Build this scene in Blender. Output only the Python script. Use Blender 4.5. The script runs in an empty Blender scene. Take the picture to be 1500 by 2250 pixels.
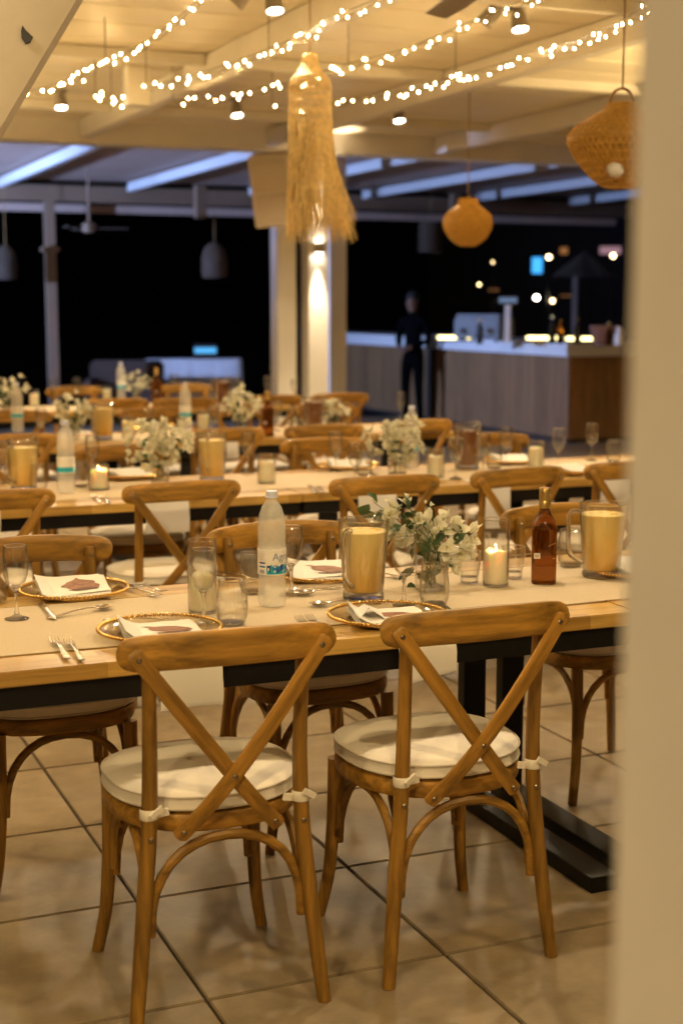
import bpy, bmesh, math, random
from mathutils import Vector, Matrix, Euler
R = math.radians
PI = math.pi
sc = bpy.context.scene
C = sc.collection
random.seed(7)

# ------------------------------------------------------------------ camera
F_PX, HOR, YAW, EYE = 3200.0, 670.0, R(23), 1.55
PITCH = math.atan((1125 - HOR) / F_PX)
cam = bpy.data.cameras.new('camera')
cam.sensor_fit = 'VERTICAL'
cam.sensor_height = 36
cam.lens = 36 * F_PX / 2250
cam.clip_start = 0.05
cam.clip_end = 900
cam.dof.use_dof = True
cam.dof.focus_distance = 3.62
cam.dof.aperture_fstop = 2.8
cam_o = bpy.data.objects.new('camera', cam)
cam_o.location = (0, 0, EYE)
cam_o.rotation_euler = (PI / 2 - PITCH, 0, -YAW)
C.objects.link(cam_o)
sc.camera = cam_o

# ------------------------------------------------------------------ night sky
w = bpy.data.worlds.new('World')
sc.world = w
w.use_nodes = True
nt = w.node_tree
sky = nt.nodes.new('ShaderNodeTexSky')
sky.sky_type = 'NISHITA'
sky.sun_disc = False
sky.sun_elevation = R(-6)
sky.sun_rotation = R(20)
bgn = nt.nodes['Background']
nt.links.new(sky.outputs[0], bgn.inputs[0])
bgn.inputs[1].default_value = 0.05
glow = nt.nodes.new('ShaderNodeBackground')          # faint even glow of the night sky
glow.inputs[0].default_value = (1.0, 0.74, 0.82, 1)
glow.inputs[1].default_value = 0.003
adds = nt.nodes.new('ShaderNodeAddShader')
nt.links.new(bgn.outputs[0], adds.inputs[0])
nt.links.new(glow.outputs[0], adds.inputs[1])
nt.links.new(adds.outputs[0], nt.nodes['World Output'].inputs[0])

# ------------------------------------------------------------------ exposure and render
sc.view_settings.view_transform = 'Standard'
sc.view_settings.look = 'None'
sc.view_settings.exposure = 0.76
sc.view_settings.gamma = 1.0
sc.view_settings.use_curve_mapping = False
sc.render.engine = 'CYCLES'
cy = sc.cycles
cy.use_denoising = True
try:
    cy.denoiser = 'OPENIMAGEDENOISE'
    cy.denoising_input_passes = 'RGB_ALBEDO_NORMAL'
    cy.denoising_prefilter = 'ACCURATE'
except Exception:
    pass
cy.max_bounces = 10
cy.diffuse_bounces = 4
cy.glossy_bounces = 4
cy.transmission_bounces = 8
cy.transparent_max_bounces = 24
cy.caustics_reflective = False
cy.caustics_refractive = False
cy.sample_clamp_indirect = 4.0
cy.blur_glossy = 0.6
cy.use_light_tree = True
cy.use_adaptive_sampling = True
cy.adaptive_threshold = 0.012

SPOT_W = 46.0
WARM = (1.0, 0.79, 0.50)
AMBER = (1.0, 0.71, 0.32)

# ------------------------------------------------------------------ photo geometry helpers
_cp, _sp, _cy, _sy = math.cos(PITCH), math.sin(PITCH), math.cos(YAW), math.sin(YAW)
FW = Vector((_sy * _cp, _cy * _cp, -_sp))
RT = Vector((_cy, -_sy, 0))
UP = RT.cross(FW)
EYEV = Vector((0, 0, EYE))


def ray(x, y):
    return FW + RT * ((x - 750) / F_PX) + UP * ((1125 - y) / F_PX)


def atz(x, y, z):
    d = ray(x, y)
    return EYEV + d * ((z - EYE) / d.z)


def aty(x, y, Y):
    d = ray(x, y)
    return EYEV + d * (Y / d.y)


def atd(x, y, dep):
    return EYEV + ray(x, y) * dep


def proj(p):
    d = Vector(p) - EYEV
    z = d.dot(FW)
    return 750 + F_PX * d.dot(RT) / z, 1125 - F_PX * d.dot(UP) / z, z


# ------------------------------------------------------------------ materials
MATS = {}


def newmat(name):
    m = bpy.data.materials.new(name)
    m.use_nodes = True
    MATS[name] = m
    return m, m.node_tree, m.node_tree.nodes['Principled BSDF']


def pm(name, col, rough=0.5, metal=0.0, var=0.0, scale=20.0, stretch=(1, 1, 1), bump=0.0, rnd=0.0,
       spec=0.5, trans=0.0, ior=1.45, sss=0.0, sssr=(0.02, 0.01, 0.005), coat=0.0, emit=None, es=0.0, alpha=1.0, roty=0.0):
    m, t, b = newmat(name)
    b.inputs['Base Color'].default_value = (*col, 1)
    b.inputs['Roughness'].default_value = rough
    b.inputs['Metallic'].default_value = metal
    b.inputs['Specular IOR Level'].default_value = spec
    b.inputs['Transmission Weight'].default_value = trans
    b.inputs['IOR'].default_value = ior
    b.inputs['Coat Weight'].default_value = coat
    b.inputs['Alpha'].default_value = alpha
    if sss:
        b.inputs['Subsurface Weight'].default_value = sss
        b.inputs['Subsurface Radius'].default_value = sssr
        b.inputs['Subsurface Scale'].default_value = 1.0
    if emit:
        b.inputs['Emission Color'].default_value = (*emit, 1)
        b.inputs['Emission Strength'].default_value = es
    if var or bump or rnd:
        tc = t.nodes.new('ShaderNodeTexCoord')
        mp = t.nodes.new('ShaderNodeMapping')
        mp.inputs['Scale'].default_value = stretch
        if roty:      # turn first, then stretch
            mp.vector_type = 'TEXTURE'
            mp.inputs['Rotation'].default_value = (0, roty, 0)
            mp.inputs['Scale'].default_value = tuple(1 / q for q in stretch)
        t.links.new(tc.outputs['Object'], mp.inputs[0])
        oi = t.nodes.new('ShaderNodeObjectInfo')
        ad = t.nodes.new('ShaderNodeVectorMath')
        ad.operation = 'ADD'
        sc_ = t.nodes.new('ShaderNodeVectorMath')
        sc_.operation = 'SCALE'
        sc_.inputs[0].default_value = (7.3, 3.1, 5.7)
        t.links.new(oi.outputs['Random'], sc_.inputs['Scale'])
        t.links.new(mp.outputs[0], ad.inputs[0])
        t.links.new(sc_.outputs[0], ad.inputs[1])
        n = t.nodes.new('ShaderNodeTexNoise')
        n.inputs['Scale'].default_value = scale
        n.inputs['Detail'].default_value = 6
        n.inputs['Roughness'].default_value = 0.62
        t.links.new(ad.outputs[0], n.inputs['Vector'])
        mr = t.nodes.new('ShaderNodeMapRange')
        mr.inputs[1].default_value = 0.3
        mr.inputs[2].default_value = 0.7
        mr.inputs[3].default_value = 1 - var
        mr.inputs[4].default_value = 1 + var
        t.links.new(n.outputs[0], mr.inputs[0])
        last = mr.outputs[0]
        if rnd:
            mr2 = t.nodes.new('ShaderNodeMapRange')
            mr2.inputs[3].default_value = 1 - rnd
            mr2.inputs[4].default_value = 1 + rnd
            t.links.new(oi.outputs['Random'], mr2.inputs[0])
            mu = t.nodes.new('ShaderNodeMath')
            mu.operation = 'MULTIPLY'
            t.links.new(last, mu.inputs[0])
            t.links.new(mr2.outputs[0], mu.inputs[1])
            last = mu.outputs[0]
        vs = t.nodes.new('ShaderNodeVectorMath')
        vs.operation = 'SCALE'
        vs.inputs[0].default_value = col
        t.links.new(last, vs.inputs['Scale'])
        t.links.new(vs.outputs[0], b.inputs['Base Color'])
        if bump:
            bp = t.nodes.new('ShaderNodeBump')
            bp.inputs['Strength'].default_value = bump
            bp.inputs['Distance'].default_value = 0.01
            t.links.new(n.outputs[0], bp.inputs['Height'])
            t.links.new(bp.outputs[0], b.inputs['Normal'])
    return m


def thin_glass(name, tint=(0.99, 0.99, 0.98), edge=(0.74, 0.70, 0.64), refl=0.62, base=0.05, rough=0.02, haze=0.008):
    m = bpy.data.materials.new(name)
    m.use_nodes = True
    t = m.node_tree
    t.nodes.clear()
    out = t.nodes.new('ShaderNodeOutputMaterial')
    mix = t.nodes.new('ShaderNodeMixShader')
    tr = t.nodes.new('ShaderNodeBsdfTransparent')
    gl = t.nodes.new('ShaderNodeBsdfGlossy')
    gl.inputs['Roughness'].default_value = rough
    lw = t.nodes.new('ShaderNodeLayerWeight')
    lw.inputs['Blend'].default_value = 0.5
    pw = t.nodes.new('ShaderNodeMath')
    pw.operation = 'POWER'
    pw.inputs[1].default_value = 2.2
    t.links.new(lw.outputs['Facing'], pw.inputs[0])
    ma = t.nodes.new('ShaderNodeMath')
    ma.operation = 'MULTIPLY_ADD'
    ma.inputs[1].default_value = refl
    ma.inputs[2].default_value = base
    t.links.new(pw.outputs[0], ma.inputs[0])
    cm = t.nodes.new('ShaderNodeMix')
    cm.data_type = 'RGBA'
    cm.inputs[6].default_value = (*tint, 1)
    cm.inputs[7].default_value = (*edge, 1)
    t.links.new(pw.outputs[0], cm.inputs[0])
    t.links.new(cm.outputs[2], tr.inputs[0])
    t.links.new(ma.outputs[0], mix.inputs[0])
    t.links.new(tr.outputs[0], mix.inputs[1])
    t.links.new(gl.outputs[0], mix.inputs[2])
    df = t.nodes.new('ShaderNodeBsdfTranslucent')
    df2 = t.nodes.new('ShaderNodeBsdfDiffuse')
    for d_ in (df, df2):
        d_.inputs[0].default_value = (0.9, 0.88, 0.84, 1)
    m3 = t.nodes.new('ShaderNodeMixShader')
    m3.inputs[0].default_value = 0.5
    t.links.new(df.outputs[0], m3.inputs[1])
    t.links.new(df2.outputs[0], m3.inputs[2])
    m2 = t.nodes.new('ShaderNodeMixShader')
    m2.inputs[0].default_value = haze
    t.links.new(mix.outputs[0], m2.inputs[1])
    t.links.new(m3.outputs[0], m2.inputs[2])
    t.links.new(m2.outputs[0], out.inputs[0])
    MATS[name] = m
    return m


def leafy(name, col, trans=0.35, rough=0.5, var=0.25):
    m, t, b = newmat(name)
    oi = t.nodes.new('ShaderNodeObjectInfo')
    mr = t.nodes.new('ShaderNodeMapRange')
    mr.inputs[3].default_value = 1 - var
    mr.inputs[4].default_value = 1 + var * 0.3
    t.links.new(oi.outputs['Random'], mr.inputs[0])
    vs = t.nodes.new('ShaderNodeVectorMath')
    vs.operation = 'SCALE'
    vs.inputs[0].default_value = col
    t.links.new(mr.outputs[0], vs.inputs['Scale'])
    t.links.new(vs.outputs[0], b.inputs['Base Color'])
    b.inputs['Roughness'].default_value = rough
    tl = t.nodes.new('ShaderNodeBsdfTranslucent')
    t.links.new(vs.outputs[0], tl.inputs[0])
    mx = t.nodes.new('ShaderNodeMixShader')
    mx.inputs[0].default_value = trans
    t.links.new(b.outputs[0], mx.inputs[1])
    t.links.new(tl.outputs[0], mx.inputs[2])
    t.links.new(mx.outputs[0], t.nodes['Material Output'].inputs[0])
    return m


def plank_wood(name, col, dark):
    """butcher block: short staves of differing tone along x, with grain"""
    m, t, b = newmat(name)
    tc = t.nodes.new('ShaderNodeTexCoord')
    oi = t.nodes.new('ShaderNodeObjectInfo')
    cx = t.nodes.new('ShaderNodeVectorMath')
    cx.operation = 'SCALE'
    cx.inputs[0].default_value = (9.1, 4.7, 2.3)
    t.links.new(oi.outputs['Random'], cx.inputs['Scale'])
    ad = t.nodes.new('ShaderNodeVectorMath')
    t.links.new(tc.outputs['Object'], ad.inputs[0])
    t.links.new(cx.outputs[0], ad.inputs[1])
    br = t.nodes.new('ShaderNodeTexBrick')
    br.inputs['Scale'].default_value = 1.0
    br.inputs['Brick Width'].default_value = 0.42
    br.inputs['Row Height'].default_value = 0.047
    br.inputs['Mortar Size'].default_value = 0.0006
    br.inputs['Mortar Smooth'].default_value = 0.5
    br.inputs['Bias'].default_value = -0.1
    br.inputs['Color1'].default_value = (*col, 1)
    br.inputs['Color2'].default_value = (*dark, 1)
    br.inputs['Mortar'].default_value = (dark[0] * .6, dark[1] * .6, dark[2] * .6, 1)
    t.links.new(ad.outputs[0], br.inputs['Vector'])
    mp = t.nodes.new('ShaderNodeMapping')
    mp.inputs['Scale'].default_value = (2.2, 38, 38)
    t.links.new(ad.outputs[0], mp.inputs[0])
    n = t.nodes.new('ShaderNodeTexNoise')
    n.inputs['Scale'].default_value = 2.0
    n.inputs['Detail'].default_value = 7
    n.inputs['Distortion'].default_value = 0.6
    t.links.new(mp.outputs[0], n.inputs['Vector'])
    mr = t.nodes.new('ShaderNodeMapRange')
    mr.inputs[1].default_value = 0.3
    mr.inputs[2].default_value = 0.75
    mr.inputs[3].default_value = 0.72
    mr.inputs[4].default_value = 1.15
    t.links.new(n.outputs[0], mr.inputs[0])
    vs = t.nodes.new('ShaderNodeVectorMath')
    vs.operation = 'SCALE'
    t.links.new(br.outputs[0], vs.inputs[0])
    t.links.new(mr.outputs[0], vs.inputs['Scale'])
    t.links.new(vs.outputs[0], b.inputs['Base Color'])
    b.inputs['Roughness'].default_value = 0.36
    bp = t.nodes.new('ShaderNodeBump')
    bp.inputs['Strength'].default_value = 0.15
    bp.inputs['Distance'].default_value = 0.004
    t.links.new(n.outputs[0], bp.inputs['Height'])
    t.links.new(bp.outputs[0], b.inputs['Normal'])
    return m


def emis(name, col, s):
    m = bpy.data.materials.new(name)
    m.use_nodes = True
    t = m.node_tree
    t.nodes.clear()
    e = t.nodes.new('ShaderNodeEmission')
    e.inputs[0].default_value = (*col, 1)
    e.inputs[1].default_value = s
    o = t.nodes.new('ShaderNodeOutputMaterial')
    t.links.new(e.outputs[0], o.inputs[0])
    MATS[name] = m
    return m


pm('wood_upright', (0.27, 0.138, 0.022), 0.46, var=0.55, scale=3.0, stretch=(14, 14, 1.2), bump=0.16, rnd=0.17)
pm('wood_across', (0.305, 0.156, 0.025), 0.44, var=0.55, scale=3.0, stretch=(1.2, 14, 14), bump=0.16, rnd=0.17)
for _n, _a in (('wood_slat_right', 37), ('wood_slat_left', -37)):
    pm(_n, (0.275, 0.138, 0.022), 0.46, var=0.6, scale=3.0, stretch=(14, 14, 1.2), bump=0.16, rnd=0.14, roty=R(_a))
plank_wood('table_wood', (0.56, 0.35, 0.095), (0.36, 0.195, 0.04))
pm('black_steel', (0.006, 0.0052, 0.005), 0.5, spec=0.3, var=0.2, scale=60, bump=0.05)
pm('cushion', (0.82, 0.77, 0.70), 0.85, var=0.06, scale=7, bump=0.22, rnd=0.05)
pm('piping', (0.60, 0.545, 0.47), 0.85)
pm('tie_cloth', (0.78, 0.73, 0.65), 0.85)
pm('bolt_metal', (0.32, 0.27, 0.20), 0.32, metal=1.0)
pm('kraft_paper', (0.58, 0.475, 0.335), 0.85, var=0.06, scale=160, bump=0.05)
nm_ = leafy('napkin', (0.88, 0.86, 0.83), 0.14, 0.9, 0.05)
pm('card', (0.84, 0.80, 0.75), 0.6)
pm('print_brown', (0.24, 0.10, 0.055), 0.6, var=0.7, scale=45, stretch=(1, 3, 1))
pm('print_dark', (0.09, 0.03, 0.02), 0.6)
pm('gold', (0.72, 0.46, 0.15), 0.22, metal=1.0)
pm('steel', (0.55, 0.50, 0.44), 0.18, metal=1.0)
thin_glass('glass')
thin_glass('charger_glass', (0.97, 0.95, 0.90), (0.85, 0.76, 0.6), 0.40, 0.07, 0.06)
def clear_glass(name, thru):
    m = bpy.data.materials.new(name)
    m.use_nodes = True
    t = m.node_tree
    t.nodes.clear()
    out = t.nodes.new('ShaderNodeOutputMaterial')
    gl = t.nodes.new('ShaderNodeBsdfGlass')
    gl.inputs['IOR'].default_value = 1.46
    gl.inputs['Roughness'].default_value = 0.02
    tr = t.nodes.new('ShaderNodeBsdfTransparent')
    mx = t.nodes.new('ShaderNodeMixShader')
    mx.inputs[0].default_value = thru
    t.links.new(gl.outputs[0], mx.inputs[1])
    t.links.new(tr.outputs[0], mx.inputs[2])
    t.links.new(mx.outputs[0], out.inputs[0])
    MATS[name] = m


clear_glass('solid_glass', 0.28)
thin_glass('jug_glass', (0.99, 0.98, 0.96), (0.70, 0.66, 0.58), 0.75, 0.06, 0.03, 0.022)
jm = pm('juice', (0.88, 0.50, 0.045), 0.30, sss=0.12, sssr=(0.02, 0.012, 0.003))
_t = jm.node_tree
_tc = _t.nodes.new('ShaderNodeTexCoord')
_sx = _t.nodes.new('ShaderNodeSeparateXYZ')
_t.links.new(_tc.outputs['Generated'], _sx.inputs[0])
_nz = _t.nodes.new('ShaderNodeTexNoise')
_nz.inputs['Scale'].default_value = 5.0
_t.links.new(_tc.outputs['Generated'], _nz.inputs['Vector'])
_ma = _t.nodes.new('ShaderNodeMath')
_ma.operation = 'MULTIPLY_ADD'
_ma.inputs[1].default_value = 0.25
_t.links.new(_nz.outputs[0], _ma.inputs[0])
_t.links.new(_sx.outputs[2], _ma.inputs[2])
_rp = _t.nodes.new('ShaderNodeValToRGB')
_rp.color_ramp.elements[0].position = 0.25
_rp.color_ramp.elements[0].color = (0.84, 0.50, 0.07, 1)
_rp.color_ramp.elements[1].position = 1.08
_rp.color_ramp.elements[1].color = (0.93, 0.74, 0.30, 1)
_t.links.new(_ma.outputs[0], _rp.inputs[0])
_t.links.new(_rp.outputs[0], _t.nodes['Principled BSDF'].inputs['Base Color'])
pm('juice_foam', (0.86, 0.60, 0.20), 0.5, var=0.1, scale=60, sss=0.4, sssr=(0.02, 0.014, 0.006))
pm('iced_tea', (0.20, 0.065, 0.012), 0.2, var=0.1, scale=30)
pm('ice', (0.92, 0.88, 0.78), 0.12, alpha=0.55)
pm('wax', (0.92, 0.85, 0.68), 0.5, var=0.03, scale=30, sss=0.5, sssr=(0.035, 0.018, 0.008))
pm('wick', (0.02, 0.015, 0.01), 0.9)
emis('flame', (1.0, 0.62, 0.22), 16.0)
pm('pet_bottle', (0.80, 0.78, 0.74), 0.20, alpha=0.42, var=0.05, scale=90)
pm('bottle_cap', (0.62, 0.66, 0.86), 0.4)
pm('label_white', (0.80, 0.77, 0.74), 0.4)
pm('label_blue', (0.02, 0.16, 0.46), 0.4)
pm('label_teal', (0.02, 0.38, 0.55), 0.4)
pm('label_navy', (0.02, 0.03, 0.20), 0.4)
pm('label_grey_blue', (0.13, 0.21, 0.40), 0.4)
pm('label_rose', (0.55, 0.36, 0.33), 0.5)
pm('whisky', (0.24, 0.082, 0.010), 0.02, trans=0.95, ior=1.36)
pm('gold_foil', (0.55, 0.37, 0.13), 0.3, metal=0.8, var=0.15, scale=60)
leafy('petal', (0.80, 0.78, 0.64), 0.35, 0.6, 0.16)
leafy('leaf', (0.055, 0.10, 0.035), 0.2, 0.45, 0.4)
pm('stem_green', (0.08, 0.12, 0.035), 0.5)
pm('stamen', (0.55, 0.50, 0.18), 0.6)
pm('tile', (0.27, 0.21, 0.135), 0.46, var=0.22, scale=9, bump=0.05, rnd=0.06)
pm('grout', (0.055, 0.04, 0.03), 0.9, var=0.2, scale=30)
pm('white_paint', (0.74, 0.69, 0.60), 0.42, var=0.05, scale=3)
pm('ceiling_paint', (0.76, 0.67, 0.50), 0.36, var=0.05, scale=2, stretch=(1, 4, 1), rnd=0.04)
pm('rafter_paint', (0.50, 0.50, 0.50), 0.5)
pm('far_frame', (0.19, 0.125, 0.08), 0.5, var=0.06, scale=3)  # frame paint darkened in colour to stay dim under the blue flood
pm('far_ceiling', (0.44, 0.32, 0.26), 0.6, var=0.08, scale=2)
pm('wall_paint', (0.82, 0.78, 0.78), 0.8, var=0.04, scale=8)
pm('brace_paint', (0.50, 0.43, 0.34), 0.7, var=0.06, scale=8)
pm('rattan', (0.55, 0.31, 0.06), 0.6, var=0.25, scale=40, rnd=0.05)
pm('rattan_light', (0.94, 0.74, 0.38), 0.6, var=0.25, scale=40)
pm('rattan_dim', (0.05, 0.032, 0.018), 0.8)  # darker colour stands in for dim light on far shades and fan
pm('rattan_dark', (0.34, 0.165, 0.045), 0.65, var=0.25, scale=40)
pm('rattan_darkened', (0.075, 0.046, 0.028), 0.7, var=0.2, scale=40)  # pale straw with the dimness of the far bay put into its colour
pm('cord', (0.30, 0.18, 0.07), 0.7)
pm('dark_cable', (0.10, 0.075, 0.04), 0.6)
emis('fairy_bulb', (1.0, 0.66, 0.26), 230.0)
pm('lamp_body', (0.30, 0.26, 0.21), 0.4, metal=0.3)
emis('lamp_lens', (1.0, 0.88, 0.70), 30.0)
pm('speaker_body', (0.62, 0.54, 0.44), 0.5)
pm('speaker_mesh', (0.50, 0.42, 0.32), 0.7, var=0.1, scale=200)
pm('fan_blade', (0.30, 0.26, 0.21), 0.5)
pm('bar_plank', (0.26, 0.14, 0.06), 0.6, var=0.3, scale=3, stretch=(14, 14, 1), bump=0.2, rnd=0.16)
pm('bar_top', (0.86, 0.84, 0.82), 0.3, var=0.03, scale=5)
pm('bar_core', (0.03, 0.022, 0.018), 0.8)
emis('led_strip', (1.0, 0.82, 0.36), 3.2)
pm('machine', (0.10, 0.095, 0.09), 0.5, metal=0.2)
pm('night_cloth', (0.0022, 0.0022, 0.0024), 1.0, spec=0.05, var=0.2, scale=30)
pm('night_shirt', (0.0026, 0.0026, 0.003), 1.0, spec=0.05, var=0.2, scale=30)
pm('skin', (0.20, 0.10, 0.06), 0.6)
pm('hair', (0.012, 0.009, 0.008), 0.7)
pm('table_linen', (0.72, 0.72, 0.74), 0.9, var=0.05, scale=10, bump=0.1)
emis('screen_blue', (0.10, 0.45, 0.9), 0.7)
pm('black_plastic', (0.015, 0.015, 0.017), 0.4)
pm('sofa', (0.05, 0.03, 0.02), 0.8, var=0.2, scale=20)
pm('ground_dark', (0.03, 0.028, 0.025), 0.9, var=0.3, scale=2)
pm('house_wall', (0.05, 0.045, 0.05), 0.9)
emis('window_warm', (1.0, 0.70, 0.34), 9.0)
emis('window_white', (1.0, 0.86, 0.62), 24.0)
emis('window_blue', (0.06, 0.42, 1.0), 0.9)
emis('till_display', (0.35, 0.5, 0.8), 0.22)
emis('window_orange', (1.0, 0.42, 0.14), 0.18)
emis('window_pink', (0.9, 0.5, 0.6), 0.22)
pm('thatch', (0.20, 0.15, 0.11), 0.9, var=0.4, scale=30)
pm('wicker_basket', (0.24, 0.12, 0.08), 0.8, var=0.3, scale=60)
emis('led_blue', (0.30, 0.42, 1.0), 25.0)


# ------------------------------------------------------------------ mesh helpers
def mesh(bm, name='m', smooth=True, ang=38):
    bmesh.ops.recalc_face_normals(bm, faces=bm.faces)
    me = bpy.data.meshes.new(name)
    bm.to_mesh(me)
    bm.free()
    if smooth:
        me.polygons.foreach_set('use_smooth', [True] * len(me.polygons))
        me.set_sharp_from_angle(angle=R(ang))
    return me


def obj(name, me, mat=None, parent=None, loc=(0, 0, 0), rot=(0, 0, 0), scl=None):
    if isinstance(me, bmesh.types.BMesh):
        me = mesh(me, name)
    o = bpy.data.objects.new(name, me)
    if mat and len(me.materials) == 0:
        me.materials.append(MATS[mat])
    C.objects.link(o)
    o.location = loc
    o.rotation_euler = rot
    if scl:
        o.scale = scl if hasattr(scl, '__len__') else (scl,) * 3
    if parent:
        o.parent = parent
    return o


def tag(o, label=None, cat=None, group=None, kind=None):
    if label:
        o['label'] = label
    if cat:
        o['category'] = cat
    if group:
        o['group'] = group
    if kind:
        o['kind'] = kind
    return o


def thing(name, label, cat, loc=(0, 0, 0), rz=0.0, group=None):
    o = bpy.data.objects.new(name, None)
    o.empty_display_size = 0.05
    C.objects.link(o)
    o.location = loc
    o.rotation_euler = (0, 0, rz)
    return tag(o, label, cat, group)


def copy_tree(src, parent=None):
    c = src.copy()
    C.objects.link(c)
    c.parent = parent
    for ch in src.children:
        copy_tree(ch, c)
    return c


def place(src, loc, rz, label, group=None, used=set()):
    """the first call moves the prototype itself, later ones copy it"""
    if src.name in used:
        o = copy_tree(src)
    else:
        used.add(src.name)
        o = src
    o.location = loc
    o.rotation_euler = (0, 0, rz)
    o['label'] = label
    if group:
        o['group'] = group
    return o


def abox(bm, c, s, rot=None, bev=0.0):
    r = bmesh.ops.create_cube(bm, size=1)
    vs = r['verts']
    M = Matrix.Translation(Vector(c))
    if rot is not None:
        M = M @ Euler(rot).to_matrix().to_4x4()
    M = M @ Matrix.Diagonal((*s, 1))
    bmesh.ops.transform(bm, matrix=M, verts=vs)
    if bev:
        es = list({e for v in vs for e in v.link_edges})
        bmesh.ops.bevel(bm, geom=es, offset=bev, segments=2, affect='EDGES', clamp_overlap=True)


def box(c, s, rot=None, bev=0.0):
    bm = bmesh.new()
    abox(bm, c, s, rot, bev)
    return bm


def lathe(bm, prof, n=24, c=(0, 0, 0), fn=None):
    rings = []
    for (r, z) in prof:
        if r < 1e-6:
            rings.append([bm.verts.new((c[0], c[1], c[2] + z))])
        else:
            ring = []
            for k in range(n):
                a = 2 * PI * k / n
                rr, zz = (r, z) if fn is None else fn(r, z, a)
                ring.append(bm.verts.new((c[0] + rr * math.cos(a), c[1] + rr * math.sin(a), c[2] + zz)))
            rings.append(ring)
    for a, b in zip(rings, rings[1:]):
        if len(a) == 1 and len(b) == 1:
            continue
        for k in range(n):
            k2 = (k + 1) % n
            if len(a) == 1:
                bm.faces.new((a[0], b[k], b[k2]))
            elif len(b) == 1:
                bm.faces.new((a[k], a[k2], b[0]))
            else:
                bm.faces.new((a[k], a[k2], b[k2], b[k]))
    return bm


def lat(prof, n=24, fn=None):
    return lathe(bmesh.new(), prof, n, fn=fn)


def sweep(bm, pts, rx, ry=None, n=8, up=(0, 0, 1), ex=1.0, closed=False, cap=True):
    pts = [Vector(p) for p in pts]
    N = len(pts)
    ry = rx if ry is None else ry
    rxs = rx if hasattr(rx, '__len__') else [rx] * N
    rys = ry if hasattr(ry, '__len__') else [ry] * N
    up = Vector(up)
    rings = []
    for i, p in enumerate(pts):
        if closed:
            t = pts[(i + 1) % N] - pts[i - 1]
        else:
            t = pts[min(i + 1, N - 1)] - pts[max(i - 1, 0)]
        t.normalize()
        s = t.cross(up)
        if s.length < 1e-4:
            s = t.cross(Vector((1, 0, 0)))
        s.normalize()
        u = s.cross(t)
        ring = []
        for k in range(n):
            a = 2 * PI * (k + 0.5) / n
            ca, sa = math.cos(a), math.sin(a)
            ca = math.copysign(abs(ca) ** ex, ca)
            sa = math.copysign(abs(sa) ** ex, sa)
            ring.append(bm.verts.new(p + s * rxs[i] * ca + u * rys[i] * sa))
        rings.append(ring)
    pairs = list(zip(rings, rings[1:]))
    if closed:
        pairs.append((rings[-1], rings[0]))
    for a, b in pairs:
        for k in range(n):
            k2 = (k + 1) % n
            bm.faces.new((a[k], a[k2], b[k2], b[k]))
    if cap and not closed:
        bm.faces.new(rings[0][::-1])
        bm.faces.new(rings[-1])
    return bm


def spline(pts, m=6):
    """Catmull-Rom through the points"""
    P = [Vector(p) for p in pts]
    P = [P[0] * 2 - P[1]] + P + [P[-1] * 2 - P[-2]]
    out = []
    for i in range(1, len(P) - 2):
        for k in range(m):
            t = k / m
            a, b, c, d = P[i - 1], P[i], P[i + 1], P[i + 2]
            out.append(0.5 * ((2 * b) + (c - a) * t + (2 * a - 5 * b + 4 * c - d) * t * t + (3 * b - a - 3 * c + d) * t ** 3))
    out.append(P[-2])
    return out


def tube(pts, rx, ry=None, n=8, up=(0, 0, 1), ex=1.0, m=6):
    s = spline(pts, m) if m else pts
    return sweep(bmesh.new(), s, rx, ry, n, up, ex)


def sheet(pts2, z0, z1):
    """prism from a flat outline"""
    bm = bmesh.new()
    a = [bm.verts.new((x, y, z0)) for x, y in pts2]
    b = [bm.verts.new((x, y, z1)) for x, y in pts2]
    bm.faces.new(a[::-1])
    bm.faces.new(b)
    n = len(a)
    for k in range(n):
        bm.faces.new((a[k], a[(k + 1) % n], b[(k + 1) % n], b[k]))
    return bm


# ------------------------------------------------------------------ ground and floor
bm = bmesh.new()
bmesh.ops.create_grid(bm, x_segments=2, y_segments=2, size=400)
g = obj('ground', bm, 'ground_dark', loc=(0, 60, -0.16))
tag(g, 'dark unlit ground stretching away beyond the dining terrace', 'ground', kind='structure')
fl = obj('floor', box((4.5, 8.0, -0.082), (17, 21, 0.148)), 'grout')
tag(fl, 'beige square tiled terrace floor with dark grout lines', 'floor', kind='structure')
TS = 0.6
tm = mesh(box((0, 0, 0), (TS - 0.009, TS - 0.009, 0.012), bev=0.0025), 'tile')
tm.materials.append(MATS['tile'])
rest = bmesh.new()
ntile = 0
for i in range(-6, 20):
    for j in range(-7, 26):
        x, y = 0.93 + TS * (i + .5), 2.965 + TS * (j + .5)
        if not (-3.9 < x < 12.9 and -2.4 < y < 18.4):
            continue
        vis = False
        if y > 1.5:
            for dx in (-.3, .3):
                for dy in (-.3, .3):
                    px, py, pz = proj((x + dx, y + dy, 0))
                    if pz > 0.3 and -10 < px < 1450 and py < 2270:
                        vis = True
        if vis and y < 15.6 and ntile < 298:
            obj('tile', tm, None, fl, (x, y, -0.006))
            ntile += 1
        else:
            abox(rest, (x, y, -0.006), (TS - 0.007, TS - 0.007, 0.012))
tag(obj('tile_field', mesh(rest, smooth=False), 'tile', fl), kind='stuff')

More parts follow.
